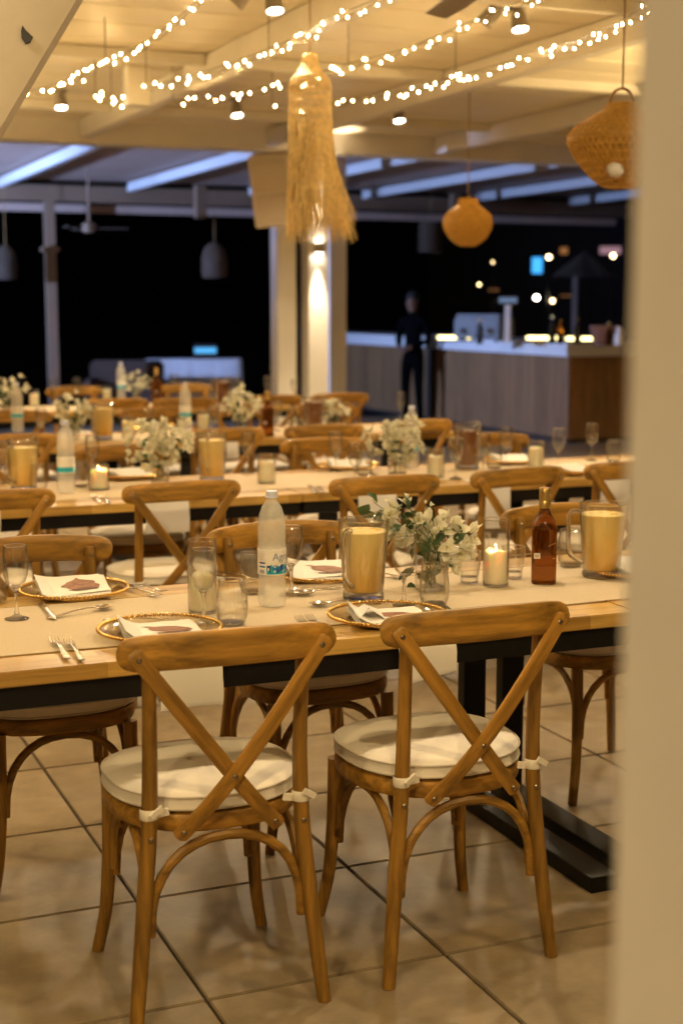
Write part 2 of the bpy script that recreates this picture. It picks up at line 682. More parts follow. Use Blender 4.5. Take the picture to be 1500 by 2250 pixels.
# ------------------------------------------------------------------ ceiling and frame of the pavilion
ZC = 3.10
ce = obj('ceiling', box((4.0, 5.1, ZC + 0.06), (13.0, 15.3, 0.08)), 'white_paint')
tag(ce, 'cream panelled ceiling over the dining terrace', 'ceiling', kind='structure')
BX = [-0.38, 1.28, 2.94, 4.60, 6.26, 7.92]
pmesh = mesh(box((0, 0, 0), (1.646, 0.466, 0.016), bev=0.004), 'panel')
pmesh.materials.append(MATS['ceiling_paint'])
for bx in BX:
    for k in range(29):
        y = 12.3 - k * 0.48
        if -1.6 < y:
            obj('ceiling_panel', pmesh, None, ce, (bx + 0.83, y, ZC + 0.0085))
fr = thing('pavilion_frame', 'white painted beams, columns and rafters carrying the terrace roof', 'pavilion', (4.6, 12.6, 0))


def frpart(name, bm, mat='white_paint'):
    o = obj(name, bm, mat)
    o.parent = fr
    o.matrix_parent_inverse = Matrix.Translation((-4.6, -12.6, 0))
    return o


for bx in BX + [9.58]:
    frpart('beam', box((bx, 5.3, 3.018), (0.10, 14.3, 0.156), bev=0.006))
frpart('main_beam', box((4.0, 12.64, 3.045), (13.0, 0.24, 0.27), bev=0.008))
for y in (-0.6, 1.8, 4.2, 6.6, 9.0, 11.4):
    for bx in BX:
        frpart('purlin', box((bx + .83, y, 3.062), (1.556, 0.07, 0.070), bev=0.004))
# far bay
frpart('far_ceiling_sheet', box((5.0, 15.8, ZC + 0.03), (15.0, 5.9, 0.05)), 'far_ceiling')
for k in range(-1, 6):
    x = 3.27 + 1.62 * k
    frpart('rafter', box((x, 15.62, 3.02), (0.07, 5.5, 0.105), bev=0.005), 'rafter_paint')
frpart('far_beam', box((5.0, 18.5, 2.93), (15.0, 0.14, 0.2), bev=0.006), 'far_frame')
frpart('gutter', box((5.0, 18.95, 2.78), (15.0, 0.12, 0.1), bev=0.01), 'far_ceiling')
c1 = aty(627, 700, 12.66)
c2 = aty(691, 700, 12.62)
c3 = aty(735, 700, 14.2)
cA = frpart('column', box((c1.x, c1.y + .05, 1.455), (0.185, 0.185, 2.91), bev=0.006))
cB = frpart('column', box((c2.x, c2.y, 1.455), (0.195, 0.195, 2.91), bev=0.006))
cC = frpart('column', box((c3.x, c3.y, 1.55), (0.19, 0.19, 3.1), bev=0.006))
lp = aty(112, 600, 18.5)
frpart('column', box((lp.x, 18.5, 1.415), (0.125, 0.125, 2.83), bev=0.006), 'far_frame')
frpart('column_collar', box((lp.x, 18.5, 2.24), (0.22, 0.18, 0.06), bev=0.01), 'far_frame')
rp = aty(1385, 600, 18.5)
frpart('column', box((rp.x + 1.2, 18.5, 1.415), (0.15, 0.15, 2.83), bev=0.006))
for (px, x0) in ((440, None), (1000, None)):
    p = aty(px, 430, 17.4)
    frpart('hanger_post', box((p.x, 17.4, 2.80), (0.13, 0.12, 0.40), bev=0.005), 'far_frame')

# boxed end on the beam where the light strings meet
p = atz(300, 205, 2.93)
jb = obj('junction_box', box((0, 0, 0), (0.15, 0.15, 0.25), bev=0.006), 'white_paint', loc=(p.x, p.y, ZC - .127))
tag(jb, 'cream boxed ceiling block where the fairy light strings end', 'junction box')

# slanted brace at the top left, near
br = thing('timber_brace', 'cream slanted brace board with a dark bolt hole, top left corner', 'brace', tuple(atd(-60, 250, 3.75)))
a0, a1 = atd(-170, 330, 3.75), atd(62, -62, 3.75)
dirv = (a1 - a0)
bmx = bmesh.new()
sweep(bmx, [a0 - dirv * .6, a0, a1, a1 + dirv * .55], 0.155, 0.03, n=8, up=tuple(FW), ex=0.25)
o = obj('board', bmx, 'brace_paint', br)
o.matrix_parent_inverse = Matrix.Translation(-br.location)
hp = atd(57, 76, 3.70)
hm = bmesh.new()
for k in range(18):
    pass
pts = []
for (x, y) in ((50, 55), (57, 66), (72, 80), (66, 92), (56, 96), (48, 84), (47, 68)):
    pts.append(atd(x, y, 3.712) )
vs = [hm.verts.new(q) for q in pts]
vs2 = [hm.verts.new(q + FW * 0.006) for q in pts]
hm.faces.new(vs)
hm.faces.new(vs2[::-1])
for k in range(len(vs)):
    hm.faces.new((vs[k], vs[(k + 1) % len(vs)], vs2[(k + 1) % len(vs)], vs2[k]))
o = obj('bolt_hole', hm, 'black_plastic', br)
o.matrix_parent_inverse = Matrix.Translation(-br.location)

# unseen wall behind the viewer, added to bounce light forward
bw = obj('wall', box((2.0, -2.05, 1.54), (11.0, 0.2, 3.06)), 'wall_paint')
tag(bw, 'plain cream wall added unseen behind the viewer to bounce light', 'wall')

# near jamb at the right edge
wall = obj('wall', box((0.533 + .40, 0.365, 1.5), (0.80, 0.85, 3.16), bev=0.004), 'wall_paint')
tag(wall, 'out of focus beige wall edge closing the right side of the view', 'wall')


# ------------------------------------------------------------------ lamps
def spot_lamp(x, y, label, tilt=(0, 0), rz=0.0, watts=SPOT_W, twin=False, size=100, col=WARM):
    t = thing('ceiling_spotlight', label, 'spotlight', (x, y, ZC), rz, 'ceiling spotlights')
    obj('mount', lat([(0, -0.0), (0.05, 0), (0.05, -0.018), (0.012, -0.022), (0.010, -0.055), (0, -0.055)], 20), 'lamp_body', t)
    hd = obj('head', lat([(0, -0.035), (0.03, -0.037), (0.040, -0.055), (0.046, -0.135), (0.042, -0.137), (0.041, -0.124), (0, -0.122)], 20),
             'lamp_body', t, rot=(R(tilt[0]), R(tilt[1]), 0))
    obj('lens', lat([(0, -0.131), (0.036, -0.131), (0.040, -0.128), (0, -0.126)], 20), 'lamp_lens', hd)
    if twin:
        obj('second_head', lat([(0, -0.0), (0.036, -0.002), (0.046, -0.10), (0.042, -0.102), (0, -0.09)], 20), 'lamp_body', t,
            loc=(-0.13, -.02, -0.03), rot=(R(20), R(38), 0))
        obj('arm', tube([(0, 0, -0.03), (-0.13, -.02, -0.03)], 0.008, m=0), 'lamp_body', t)
    li = bpy.data.lights.new('spot', 'SPOT')
    li.energy = watts
    li.color = col
    li.spot_size = R(size)
    li.spot_blend = 0.65
    li.shadow_soft_size = 0.035
    lo = bpy.data.objects.new('bulb', li)
    C.objects.link(lo)
    lo.parent = hd
    lo.location = (0, 0, -0.145)
    return t


SPOTS = [(2.386, 10.86, 'lit spotlight at the far left of the row near the main beam', 0),
         (3.706, 10.78, 'lit spotlight left of the fringed lamp in the row near the main beam', 0),
         (4.975, 10.60, 'lit spotlight right of the fringed lamp in the row near the main beam', 0),
         (6.35, 10.78, 'lit spotlight at the far right of the row near the main beam', 0),
         (2.585, 6.95, 'lit twin spotlight on the ceiling, top centre of the photo', 1),
         (3.924, 6.90, 'lit twin spotlight on the ceiling, top right of the photo', 1),
         (5.25, 6.95, 'ceiling spotlight hidden behind the wall on the right', 0),
         (1.25, 6.95, 'ceiling spotlight left of the picture above the second table', 0),
         (0.1, 3.9, 'ceiling spotlight above the left end of the front table', 0),
         (2.0, 3.9, 'ceiling spotlight above the front chairs', 0),
         (1.1, 10.8, 'ceiling spotlight left of the picture above the last table', 0),
         (3.7, 3.9, 'ceiling spotlight above the right end of the front table', 0),
         (-1.7, -0.9, 'ceiling spotlight behind the viewer, left', 0),
         (-0.8, 1.1, 'ceiling spotlight above the viewer, left', 0),
         (0.9, 1.1, 'ceiling spotlight above the viewer, middle', 0),
         (2.6, 1.1, 'ceiling spotlight above the viewer, right', 0)]
for (x, y, lab, tw) in SPOTS:
    tl = (-14, 0) if y > 6 else (0, 0)
    if y < 0:
        tl = (52, 0)
    elif y < 2:
        tl = (34, 0)
    spot_lamp(x, y, lab, tl, 0, 135.0 if y < 0 else 60.0 if y < 2 else (20.0 if y < 5 and x < 1 else 72.0 if y > 9 else SPOT_W), bool(tw), 160 if y > 6 else 140, AMBER if y < 2 else WARM)

# up and down lights on columns
def sconce(x, y, z, label, up_w, dn_w, col, rz=0.0, spread=70):
    scn = thing('wall_sconce', label, 'wall light', (x, y, z), rz, 'bronze up and down wall lights')
    obj('body', lat([(0, -0.05), (0.04, -0.05), (0.042, -0.045), (0.042, 0.045), (0.04, 0.05), (0, 0.05)], 20), 'lamp_body', scn)
    obj('bracket', box((0, 0.028, 0), (0.05, 0.036, 0.06)), 'lamp_body', scn)
    for s in (1, -1):
        obj('lens', lat([(0, .0515), (0.034, .0515), (0.034, .0505), (0, .0505)], 16), 'lamp_lens', scn, rot=(0 if s > 0 else PI, 0, 0))
        li = bpy.data.lights.new('spot', 'SPOT')
        li.energy = up_w if s > 0 else dn_w
        li.color = col
        li.spot_size = R(spread)
        li.spot_blend = 0.6
        li.shadow_soft_size = 0.02
        lo = bpy.data.objects.new('bulb', li)
        C.objects.link(lo)
        lo.parent = scn
        lo.location = (0, 0, 0.06 * s)
        lo.rotation_euler = (PI + R(7), 0, 0) if s > 0 else (R(-7), 0, 0)


sy_ = c2.y - 0.0975
q_ = aty(697, 545, sy_)
sconce(q_.x, sy_ - 0.045, q_.z, 'small bronze up and down light fixed on the bright column', 150, 150, (1.0, 0.80, 0.55), 0.0, 44)
for (x, y, rz, lab) in ((-0.38, 5.4, PI / 2, 'unseen uplight added left of the picture to brighten the ceiling, near'), (-0.38, 10.4, PI / 2, 'unseen uplight added left of the picture to brighten the ceiling, far'),
                        (7.2, 6.6, -PI / 2, 'unseen uplight added right of the wall to brighten the ceiling')):
    frpart('column', box((x, y, 1.47), (0.19, 0.19, 2.94), bev=0.006))  # column out of view, added with its uplight to brighten the ceiling
    dx = 0.1425 if rz > 0 else -0.1425
    sconce(x + dx, y, 2.0, lab, (650 if y > 9 else 200) if x < 0 else 1300, 40, AMBER, rz, 150)

# blue LED flood off to the left that colours the far roof
ft = thing('flood_light', 'blue LED floodlight on a stand far left of the tables', 'floodlight', (-1.2, 15.9, 0), R(8))
obj('stand', tube([(0, 0, 0.0), (0, 0, 1.9)], 0.02, m=0), 'black_plastic', ft)
for k in range(3):
    a = k * 2 * PI / 3
    obj('leg', tube([(0, 0, 0.45), (0.4 * math.cos(a), 0.4 * math.sin(a), 0.01)], 0.012, m=0), 'black_plastic', ft)
hd = obj('head', box((0, 0, 0), (0.10, 0.34, 0.24), bev=0.01), 'black_plastic', ft, loc=(0, 0, 2.0), rot=(0, R(-10), 0))
obj('lens', box((0.053, 0, 0), (0.004, 0.30, 0.20)), 'led_blue', hd)
li = bpy.data.lights.new('flood', 'SPOT')
li.energy = 2200
li.color = (0.34, 0.50, 1.0)
li.spot_size = R(84)
li.spot_blend = 0.5
li.shadow_soft_size = 0.10
lo = bpy.data.objects.new('bulb', li)
C.objects.link(lo)
lo.parent = hd
lo.location = (0.08, 0, 0)
lo.rotation_euler = (0, R(-90), 0)

# fairy light strings
bulb_me = mesh(lat([(0, -0.0046), (0.0024, -0.0036), (0.0033, -0.0005), (0.0028, 0.0024), (0.0012, 0.0046), (0, 0.005)], 8), 'bulb')
bulb_me.materials.append(MATS['fairy_bulb'])


def fairy(pix, label, npairs, z0=2.86, sag=0.0, extra=()):
    rnd = random.Random(label)
    pts = [atz(x, y, z0) for x, y in pix]
    # run on past the frame to the next beam
    cur = spline(pts, 10)
    t = thing('fairy_light_string', label, 'string lights', tuple(cur[0]), 0, 'warm fairy light strings under the ceiling')
    base = Vector(cur[0])
    rel = [p - base for p in cur]
    obj('cable', sweep(bmesh.new(), rel, 0.0022, n=5), 'dark_cable', t)
    # second wire twisted round the first
    tw = []
    for i, p in enumerate(rel):
        tw.append(p + Vector((0.012 * math.sin(i * 1.1), 0, -0.022 + 0.014 * math.cos(i * 1.3))))
    obj('cable', sweep(bmesh.new(), tw, 0.0016, n=5), 'dark_cable', t)
    L = [0]
    for a, b in zip(rel, rel[1:]):
        L.append(L[-1] + (b - a).length)

    def at(s):
        for i in range(len(L) - 1):
            if L[i + 1] >= s:
                f = (s - L[i]) / max(L[i + 1] - L[i], 1e-6)
                return rel[i].lerp(rel[i + 1], f)
        return rel[-1]
    for k in range(npairs):
        s = L[-1] * (k + rnd.uniform(.1, .9)) / npairs
        p = at(s)
        for q in range(rnd.choice((1, 1, 1, 2))):
            d = Vector((rnd.uniform(-.025, .025), rnd.uniform(-.03, .03), rnd.uniform(-.045, .012)))
            obj('bulb', bulb_me, None, t, tuple(p + d), (rnd.uniform(-.6, .6), rnd.uniform(-.6, .6), 0))
    # hooks to the ceiling
    for p in (rel[0], rel[len(rel) // 2], rel[-1]):
        obj('hook', sweep(bmesh.new(), [p, Vector((p.x, p.y, ZC - base.z))], 0.0025, n=5), 'dark_cable', t)
    return t


fairy([(35, 203), (75, 197), (130, 183), (200, 150), (265, 122), (345, 75), (435, 0), (500, -70)], 'leftmost fairy light string, beside the slanted cream brace', 38)
fairy([(210, 205), (245, 212), (272, 220)], 'short bunch of fairy lights left of the boxed ceiling block', 8)
fairy([(322, 192), (372, 178), (420, 166), (530, 130), (650, 82), (745, 32), (835, -8), (900, -60)], 'fairy light string second from the left, ending at the ceiling block', 38)
fairy([(380, 220), (470, 216), (560, 196), (650, 178), (722, 152), (810, 128), (900, 103), (1015, 55), (1130, 8), (1200, -40)], 'fairy light string passing behind the top of the fringed lamp', 42)
fairy([(598, 231), (660, 231), (740, 224), (860, 205), (1000, 168), (1140, 128), (1260, 92), (1360, 45), (1440, 5)], 'rightmost fairy light string along the cream beam', 46)


# ------------------------------------------------------------------ woven shades
def weave(prof, n=44, rib=0.0022, helix=1.0, rings=None, hole=None):
    """open basket weave of two helix families and rings on a surface of revolution"""
    bm = bmesh.new()
    H = len(prof)

    def P(a, f):
        f = f * (H - 1)
        i = min(int(f), H - 2)
        u = f - i
        r = prof[i][0] * (1 - u) + prof[i + 1][0] * u
        z = prof[i][1] * (1 - u) + prof[i + 1][1] * u
        return Vector((r * math.cos(a), r * math.sin(a), z))
    st = 24

    def strand(pts):
        run = []
        for p in pts:
            if hole and (p - hole[0]).length < hole[1]:
                if len(run) > 1:
                    sweep(bm, run, rib, n=4, cap=False)
                run = []
            else:
                run.append(p)
        if len(run) > 1:
            sweep(bm, run, rib, n=4, cap=False)
    for s in (1, -1):
        for k in range(n):
            a0 = 2 * PI * k / n
            strand([P(a0 + s * helix * q / st, q / st) for q in range(st + 1)])
    for f in (rings or [i / 18 for i in range(19)]):
        pts = [P(2 * PI * k / 36, f) for k in range(37)]
        strand(pts)
    return bm


def pendant(name, label, top, prof, mat, cord_mat='cord', n=44, rib=0.0022, ring=0.0, hole=None, inner=None, cat='lampshade', rings=None):
    t = thing(name, label, cat, tuple(top), 0, 'woven pendant lamps')
    obj('shade', weave(prof, n, rib, 1.0, rings, hole), mat, t)
    if inner:
        obj('lining', lat([(r * inner, z) for r, z in prof], 28), mat, t)
    ztop = prof[0][1]
    if ring:
        pts = [(ring * math.cos(a), 0, ztop + ring * 1.05 * math.sin(a)) for a in [PI * k / 14 for k in range(15)]]
        obj('handle', sweep(bmesh.new(), [Vector(p) for p in pts], 0.006, n=6, up=(0, 1, 0)), 'rattan_dark', t)
        ztop += ring
    obj('cord', sweep(bmesh.new(), [Vector((0, 0, ztop)), Vector((0, 0, ZC - top.z))], 0.004, n=6), cord_mat, t)
    return t


# fringed lamp in the middle
top = atd(681, 118, 7.0)
k = 7.0 / F_PX
fp = [(0.012, 0.0), (0.030, -.004), (0.036, -.012), (0.040, -0.05), (0.058, -0.085), (0.088, -0.115), (0.101, -0.15), (0.103, -0.22), (0.1035, -0.32), (0.106, -0.43)]
fl_ = pendant('fringed_lampshade', 'long woven lampshade with a straw fringe hanging before the bright column', top, fp, 'rattan_light', n=40, rib=0.0024)
fb = bmesh.new()
rf = random.Random(3)
for q in range(560):
    a = rf.uniform(0, 2 * PI)
    z0 = rf.uniform(-0.44, -0.30)
    ln = rf.uniform(-0.90, -0.74)
    out = rf.uniform(0.9, 1.14)
    swing = 0.10 * max(0, math.cos(a + YAW)) * rf.uniform(.5, 1.3)
    r0 = 0.107
    pts = []
    for i in range(7):
        f = i / 6
        r = r0 + (r0 * (out - 1)) * f * f * 0.9
        jit = rf.uniform(-.006, .006) * f
        pts.append(Vector((r * math.cos(a) + jit + swing * f * f, r * math.sin(a) + jit, z0 + (ln - z0) * f)))
    sweep(fb, pts, [0.0019] * 6 + [0.0011], n=3, cap=False)
obj('fringe', mesh(fb), 'rattan_light', fl_)

# wide cone lamp cut by the wall
d6 = 6.0
top = atd(1366, 228, d6)
kk = d6 / F_PX
prof = [(0.058, 0.0), (0.066, -.012), (0.085, -0.03), (0.135, -0.055), (0.185, -0.085), (0.219, -0.125), (0.222, -0.15), (0.205, -0.19), (0.17, -0.24), (0.135, -0.285), (0.095, -0.32), (0.05, -0.343)]
hole_dir = (EYEV - top)
hole_dir.z = 0
hole_dir.normalize()
hp_ = hole_dir * 0.118 + Vector((0, 0, -0.268)) + RT * (-0.02)
rg = pendant('rattan_pendant', 'wide top-shaped rattan pendant partly hidden by the wall on the right', top, prof, 'rattan', n=50, rib=0.0030, ring=0.058, hole=(hp_, 0.046), inner=0.93)
rg.children[1].data.materials[0] = MATS['rattan_dark']
rb = bmesh.new()
sweep(rb, [hp_ + (RT * math.cos(a) + Vector((0, 0, 1)) * math.sin(a)) * 0.046 for a in [2 * PI * q / 20 for q in range(20)]], 0.004, n=5, closed=True, up=tuple(hole_dir))
obj('opening_ring', rb, 'rattan_dark', rg)
obj('glass_globe', lat([(0, -.04), (0.02, -.035), (0.034, -.02), (0.04, 0), (0.034, .02), (0.02, .035), (0, .04)], 16), 'napkin', rg, loc=tuple(hp_ - hole_dir * 0.006))

# round rattan lamp further back
top = atd(1028, 437, 10.0)
prof = [(0.06, 0.0), (0.068, -.02), (0.075, -.045), (0.12, -0.075), (0.16, -0.115), (0.17, -0.16), (0.158, -0.21), (0.125, -0.265), (0.085, -0.30), (0.05, -.318)]
pendant('rattan_pendant', 'round golden rattan pendant hanging in front of the dark bar', top, prof, 'rattan', n=46, rib=0.0036, inner=0.94)
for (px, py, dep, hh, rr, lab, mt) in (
        (471, 534, 18.0, 0.42, 0.155, 'pale beehive lampshade in the dark left of the columns', 'rattan_darkened'),
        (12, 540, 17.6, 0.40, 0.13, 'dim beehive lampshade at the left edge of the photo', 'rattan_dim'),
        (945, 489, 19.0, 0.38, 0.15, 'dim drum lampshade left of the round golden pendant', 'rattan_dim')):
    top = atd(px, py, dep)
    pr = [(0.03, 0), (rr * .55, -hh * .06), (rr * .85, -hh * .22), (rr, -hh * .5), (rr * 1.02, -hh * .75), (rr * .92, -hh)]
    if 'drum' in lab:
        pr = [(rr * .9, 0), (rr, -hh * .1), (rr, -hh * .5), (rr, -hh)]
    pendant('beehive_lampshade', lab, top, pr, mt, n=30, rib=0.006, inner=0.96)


# ceiling fans
def fan(loc, label, nb, rot, L=0.6, zrod=0.3, wid=0.075, mt='lamp_body', mb='fan_blade'):
    t = thing('ceiling_fan', label, 'ceiling fan', loc, rot, 'ceiling fans')
    obj('rod', sweep(bmesh.new(), [Vector((0, 0, 0)), Vector((0, 0, zrod))], 0.015, n=8), mt, t)
    obj('motor', lat([(0, -0.10), (0.05, -.10), (0.085, -0.07), (0.09, -0.02), (0.06, 0.01), (0.02, 0.03), (0, .03)], 24), mt, t)
    bl = bmesh.new()
    sweep(bl, [Vector((0.08, 0, -.05)), Vector((0.16, 0, -.05)), Vector((L * .7, 0, -.05)), Vector((L, 0, -.05))], [0.02, wid * .8, wid, wid * .9], 0.005, n=8, ex=.4)
    me = mesh(bl)
    me.materials.append(MATS[mb])
    for k in range(nb):
        obj('blade', me, None, t, rot=(R(10), 0, 2 * PI * k / nb))
    return t


p = atz(1100, -85, 2.80)
q = atz(962, 34, 2.75)
fan(tuple(p), 'grey ceiling fan whose blade tips show at the top edge', 4, math.atan2(q.y - p.y, q.x - p.x), (Vector((q.x, q.y)) - Vector((p.x, p.y))).length, ZC - p.z, .055)
p = atd(196, 492, 16.9)
fan((p.x, p.y, p.z), 'pale ceiling fan in the dark beyond the main beam', 3, R(-20), 0.45, ZC - p.z, .045, 'far_frame', 'rattan_dim')

# speaker on the first column
p = atd(603, 415, 12.35)
sp = thing('loudspeaker', 'cream box loudspeaker tilted on the left column, behind the fringe', 'speaker', tuple(p), R(-32))
Q = Euler((R(12), R(-4), 0))
obj('cabinet', box((0, 0, 0), (0.34, 0.30, 0.60), Q, bev=0.012), 'speaker_body', sp)
gm = bmesh.new()
abox(gm, (0, -0.156, 0.13), (0.29, 0.014, 0.26), None, 0.005)
abox(gm, (0, -0.156, -0.15), (0.29, 0.014, 0.25), None, 0.005)
obj('grille', gm, 'speaker_mesh', sp, rot=Q)
obj('bracket', box((0.10, 0.2, 0), (0.08, 0.16, 0.1)), 'lamp_body', sp)


# ------------------------------------------------------------------ chair
def seat_outline(scale=1.0, n=40):
    out = []
    for k in range(n):
        a = 2 * PI * k / n
        c_, s_ = math.cos(a), math.sin(a)
        x = math.copysign(abs(c_) ** 0.78, c_) * 0.218
        y = math.copysign(abs(s_) ** 0.78, s_) * 0.208
        x *= 1.0 + 0.22 * (y) - (0.10 if y < 0 else 0.0) * abs(y / .208) ** 2
        out.append((x * scale, y * scale + 0.018))
    return out


def loft(outl, rows):
    """rows: (offset inward, z)"""
    bm = bmesh.new()
    rings = []
    for (off, z) in rows:
        ring = []
        for (x, y) in outl:
            d = Vector((x, y - .018))
            l = d.length
            d = d * ((l - off) / l)
            ring.append(bm.verts.new((d.x, d.y + .018, z)))
        rings.append(ring)
    n = len(outl)
    for a, b in zip(rings, rings[1:]):
        for k in range(n):
            bm.faces.new((a[k], a[(k + 1) % n], b[(k + 1) % n], b[k]))
    bm.faces.new(rings[0][::-1])
    c = bm.verts.new((0, .018, rows[-1][1] + 0.002))
    for k in range(n):
        bm.faces.new((rings[-1][k], rings[-1][(k + 1) % n], c))
    return bm


def make_chair(detail):
    t = thing('cross_back_chair', 'wooden cross back chair', 'chair')
    ol = seat_outline()
    obj('seat_frame', loft(ol, [(0.012, 0.418), (0.004, 0.421), (0.0, 0.430), (0.0, 0.452), (0.004, 0.459), (0.014, 0.462)]), 'wood_across', t)
    cu = obj('cushion', loft(ol, [(0.016, 0.4625), (0.005, 0.466), (0.0, 0.473), (0.002, 0.486), (0.001, 0.497), (0.010, 0.506), (0.035, 0.513), (0.09, 0.519), (0.16, 0.522)]), 'cushion', t)
    if detail:
        for off, z in ((0.000, 0.4985), (0.000, 0.4715)):
            pts = []
            for (x, y) in ol:
                d = Vector((x, y - .018))
                d = d * ((d.length - off) / d.length)
                pts.append(Vector((d.x, d.y + .018, z)))
            obj('piping', sweep(bmesh.new(), pts, 0.0026, n=6, closed=True), 'piping', cu)
    for s in (1, -1):
        # rear leg running up into the back post
        pts = [(s * .215, -.218, 0.0), (s * .202, -.206, .12), (s * .184, -.193, .30), (s * .172, -.189, .44), (s * .168, -.192, .60), (s * .170, -.205, .78), (s * .171, -.210, .848)]
        sp_ = spline(pts, 4)
        nn = len(sp_)
        rr = [0.0155 + 0.0025 * math.sin(PI * min(1, i / (nn - 1) * 1.3)) for i in range(nn)]
        rr[-1] *= .8
        obj('leg', sweep(bmesh.new(), sp_, rr, rr, n=10, up=(0, 1, 0)), 'wood_upright', t)
        pts = [(s * .208, .222, 0.0), (s * .190, .207, .10), (s * .181, .197, .22), (s * .178, .190, .34), (s * .178, .184, .425)]
        sp_ = spline(pts, 4)
        nn = len(sp_)
        rr = [0.0145 + 0.005 * i / (nn - 1) for i in range(nn)]
        obj('leg', sweep(bmesh.new(), sp_, rr, rr, n=10, up=(0, 1, 0)), 'wood_upright', t)

    def arch(A, B, zf, za, inset):
        A, B = Vector(A), Vector(B)
        m = (A + B) / 2
        pts = []
        for q in range(17):
            a = PI * q / 16
            f = -math.cos(a)
            p = m + (B - A) / 2 * math.copysign(abs(f) ** 0.9, f)
            pts.append(Vector((p.x, p.y, zf + (za - zf) * math.sin(a) ** 0.8)))
        return sweep(bmesh.new(), pts, 0.0115, 0.010, n=8, up=(0, 0, 1) if False else tuple((B - A).cross(Vector((0, 0, 1))).normalized()))
    obj('arch_brace', arch((-.172, -.186, 0), (.172, -.186, 0), .20, .408, 0), 'wood_across', t)
    obj('arch_brace', arch((-.166, .19, 0), (.166, .19, 0), .20, .408, 0), 'wood_across', t)
    for s in (1, -1):
        obj('arch_brace', arch((s * .176, -.168, 0), (s * .172, .178, 0), .22, .408, 0), 'wood_upright', t)
    # back rail, curved round the sitter
    xs_ = [-.237, -.233, -.225, -.208, -.18, -.12, -.06, 0, .06, .12, .18, .208, .225, .233, .237]
    hh = [.010, .021, .030, .0365, .0385, .039, .0395, .040, .0395, .039, .0385, .0365, .030, .021, .010]
    pts = [Vector((x, -.262 + .052 * (abs(x) / .243) ** 2, .832 + .012 * (1 - (x / .243) ** 2))) for x in xs_]
    obj('back_rail', sweep(bmesh.new(), pts, [0.0125] * len(xs_), hh, n=12, up=(0, 0, 1), ex=0.55), 'wood_across', t)
    # the two crossed slats
    for s in (1, -1):
        ofs = 0.0062 * s
        P = [(s * .212, -.242, .845), (s * .196, -.247, .822), (s * .11, -.252 - ofs * .6, .706), (s * .02, -.246 - ofs, .586), (-s * .055, -.230 - ofs * .4, .49), (-s * .102, -.213, .436), (-s * .113, -.209, .422)]
        S = spline(P, 4)
        nn = len(S)
        rx = [0.0175] * nn
        rx[0] = rx[-1] = 0.009
        rx[1] = rx[-2] = 0.0155
        obj('cross_slat', sweep(bmesh.new(), S, rx, 0.0055, n=8, up=(0, 1, 0), ex=0.4), 'wood_slat_right' if s > 0 else 'wood_slat_left', t)
    if detail:
        bolt = mesh(lat([(0, 0.004), (0.004, 0.0032), (0.0062, 0.0006), (0.0062, 0), (0, 0)], 10), 'bolt')
        bolt.materials.append(MATS['bolt_metal'])
        rb_ = (PI / 2, 0, 0)
        for s in (1, -1):
            obj('bolt', bolt, None, t, (s * .200, -.2515, .828), rb_)
            obj('bolt', bolt, None, t, (s * .103, -.2205, .436), rb_)
            obj('bolt', bolt, None, t, (s * .172, -.2075, .425), rb_)
            obj('bolt', bolt, None, t, (s * .171, -.193, .825), (-PI / 2, 0, 0))
        obj('bolt', bolt, None, t, (0.0, -.2605, .560), rb_)
    for s in (1, -1):
        tb = bmesh.new()
        lathe(tb, [(0.0188, -0.012), (0.0205, -0.009), (0.0205, 0.009), (0.0188, 0.012)], 14, (s * .1715, -.189, .478))
        abox(tb, (s * .149, -.186, .474), (0.042, 0.006, 0.016), (0, R(14 * s), R(20 * s)))
        if detail:
            abox(tb, (s * .1715 + .012, -.211, .486), (0.034, 0.005, 0.013), (R(10), R(32 * s), R(12)))
        obj('tie', tb, 'tie_cloth', t)
    return t


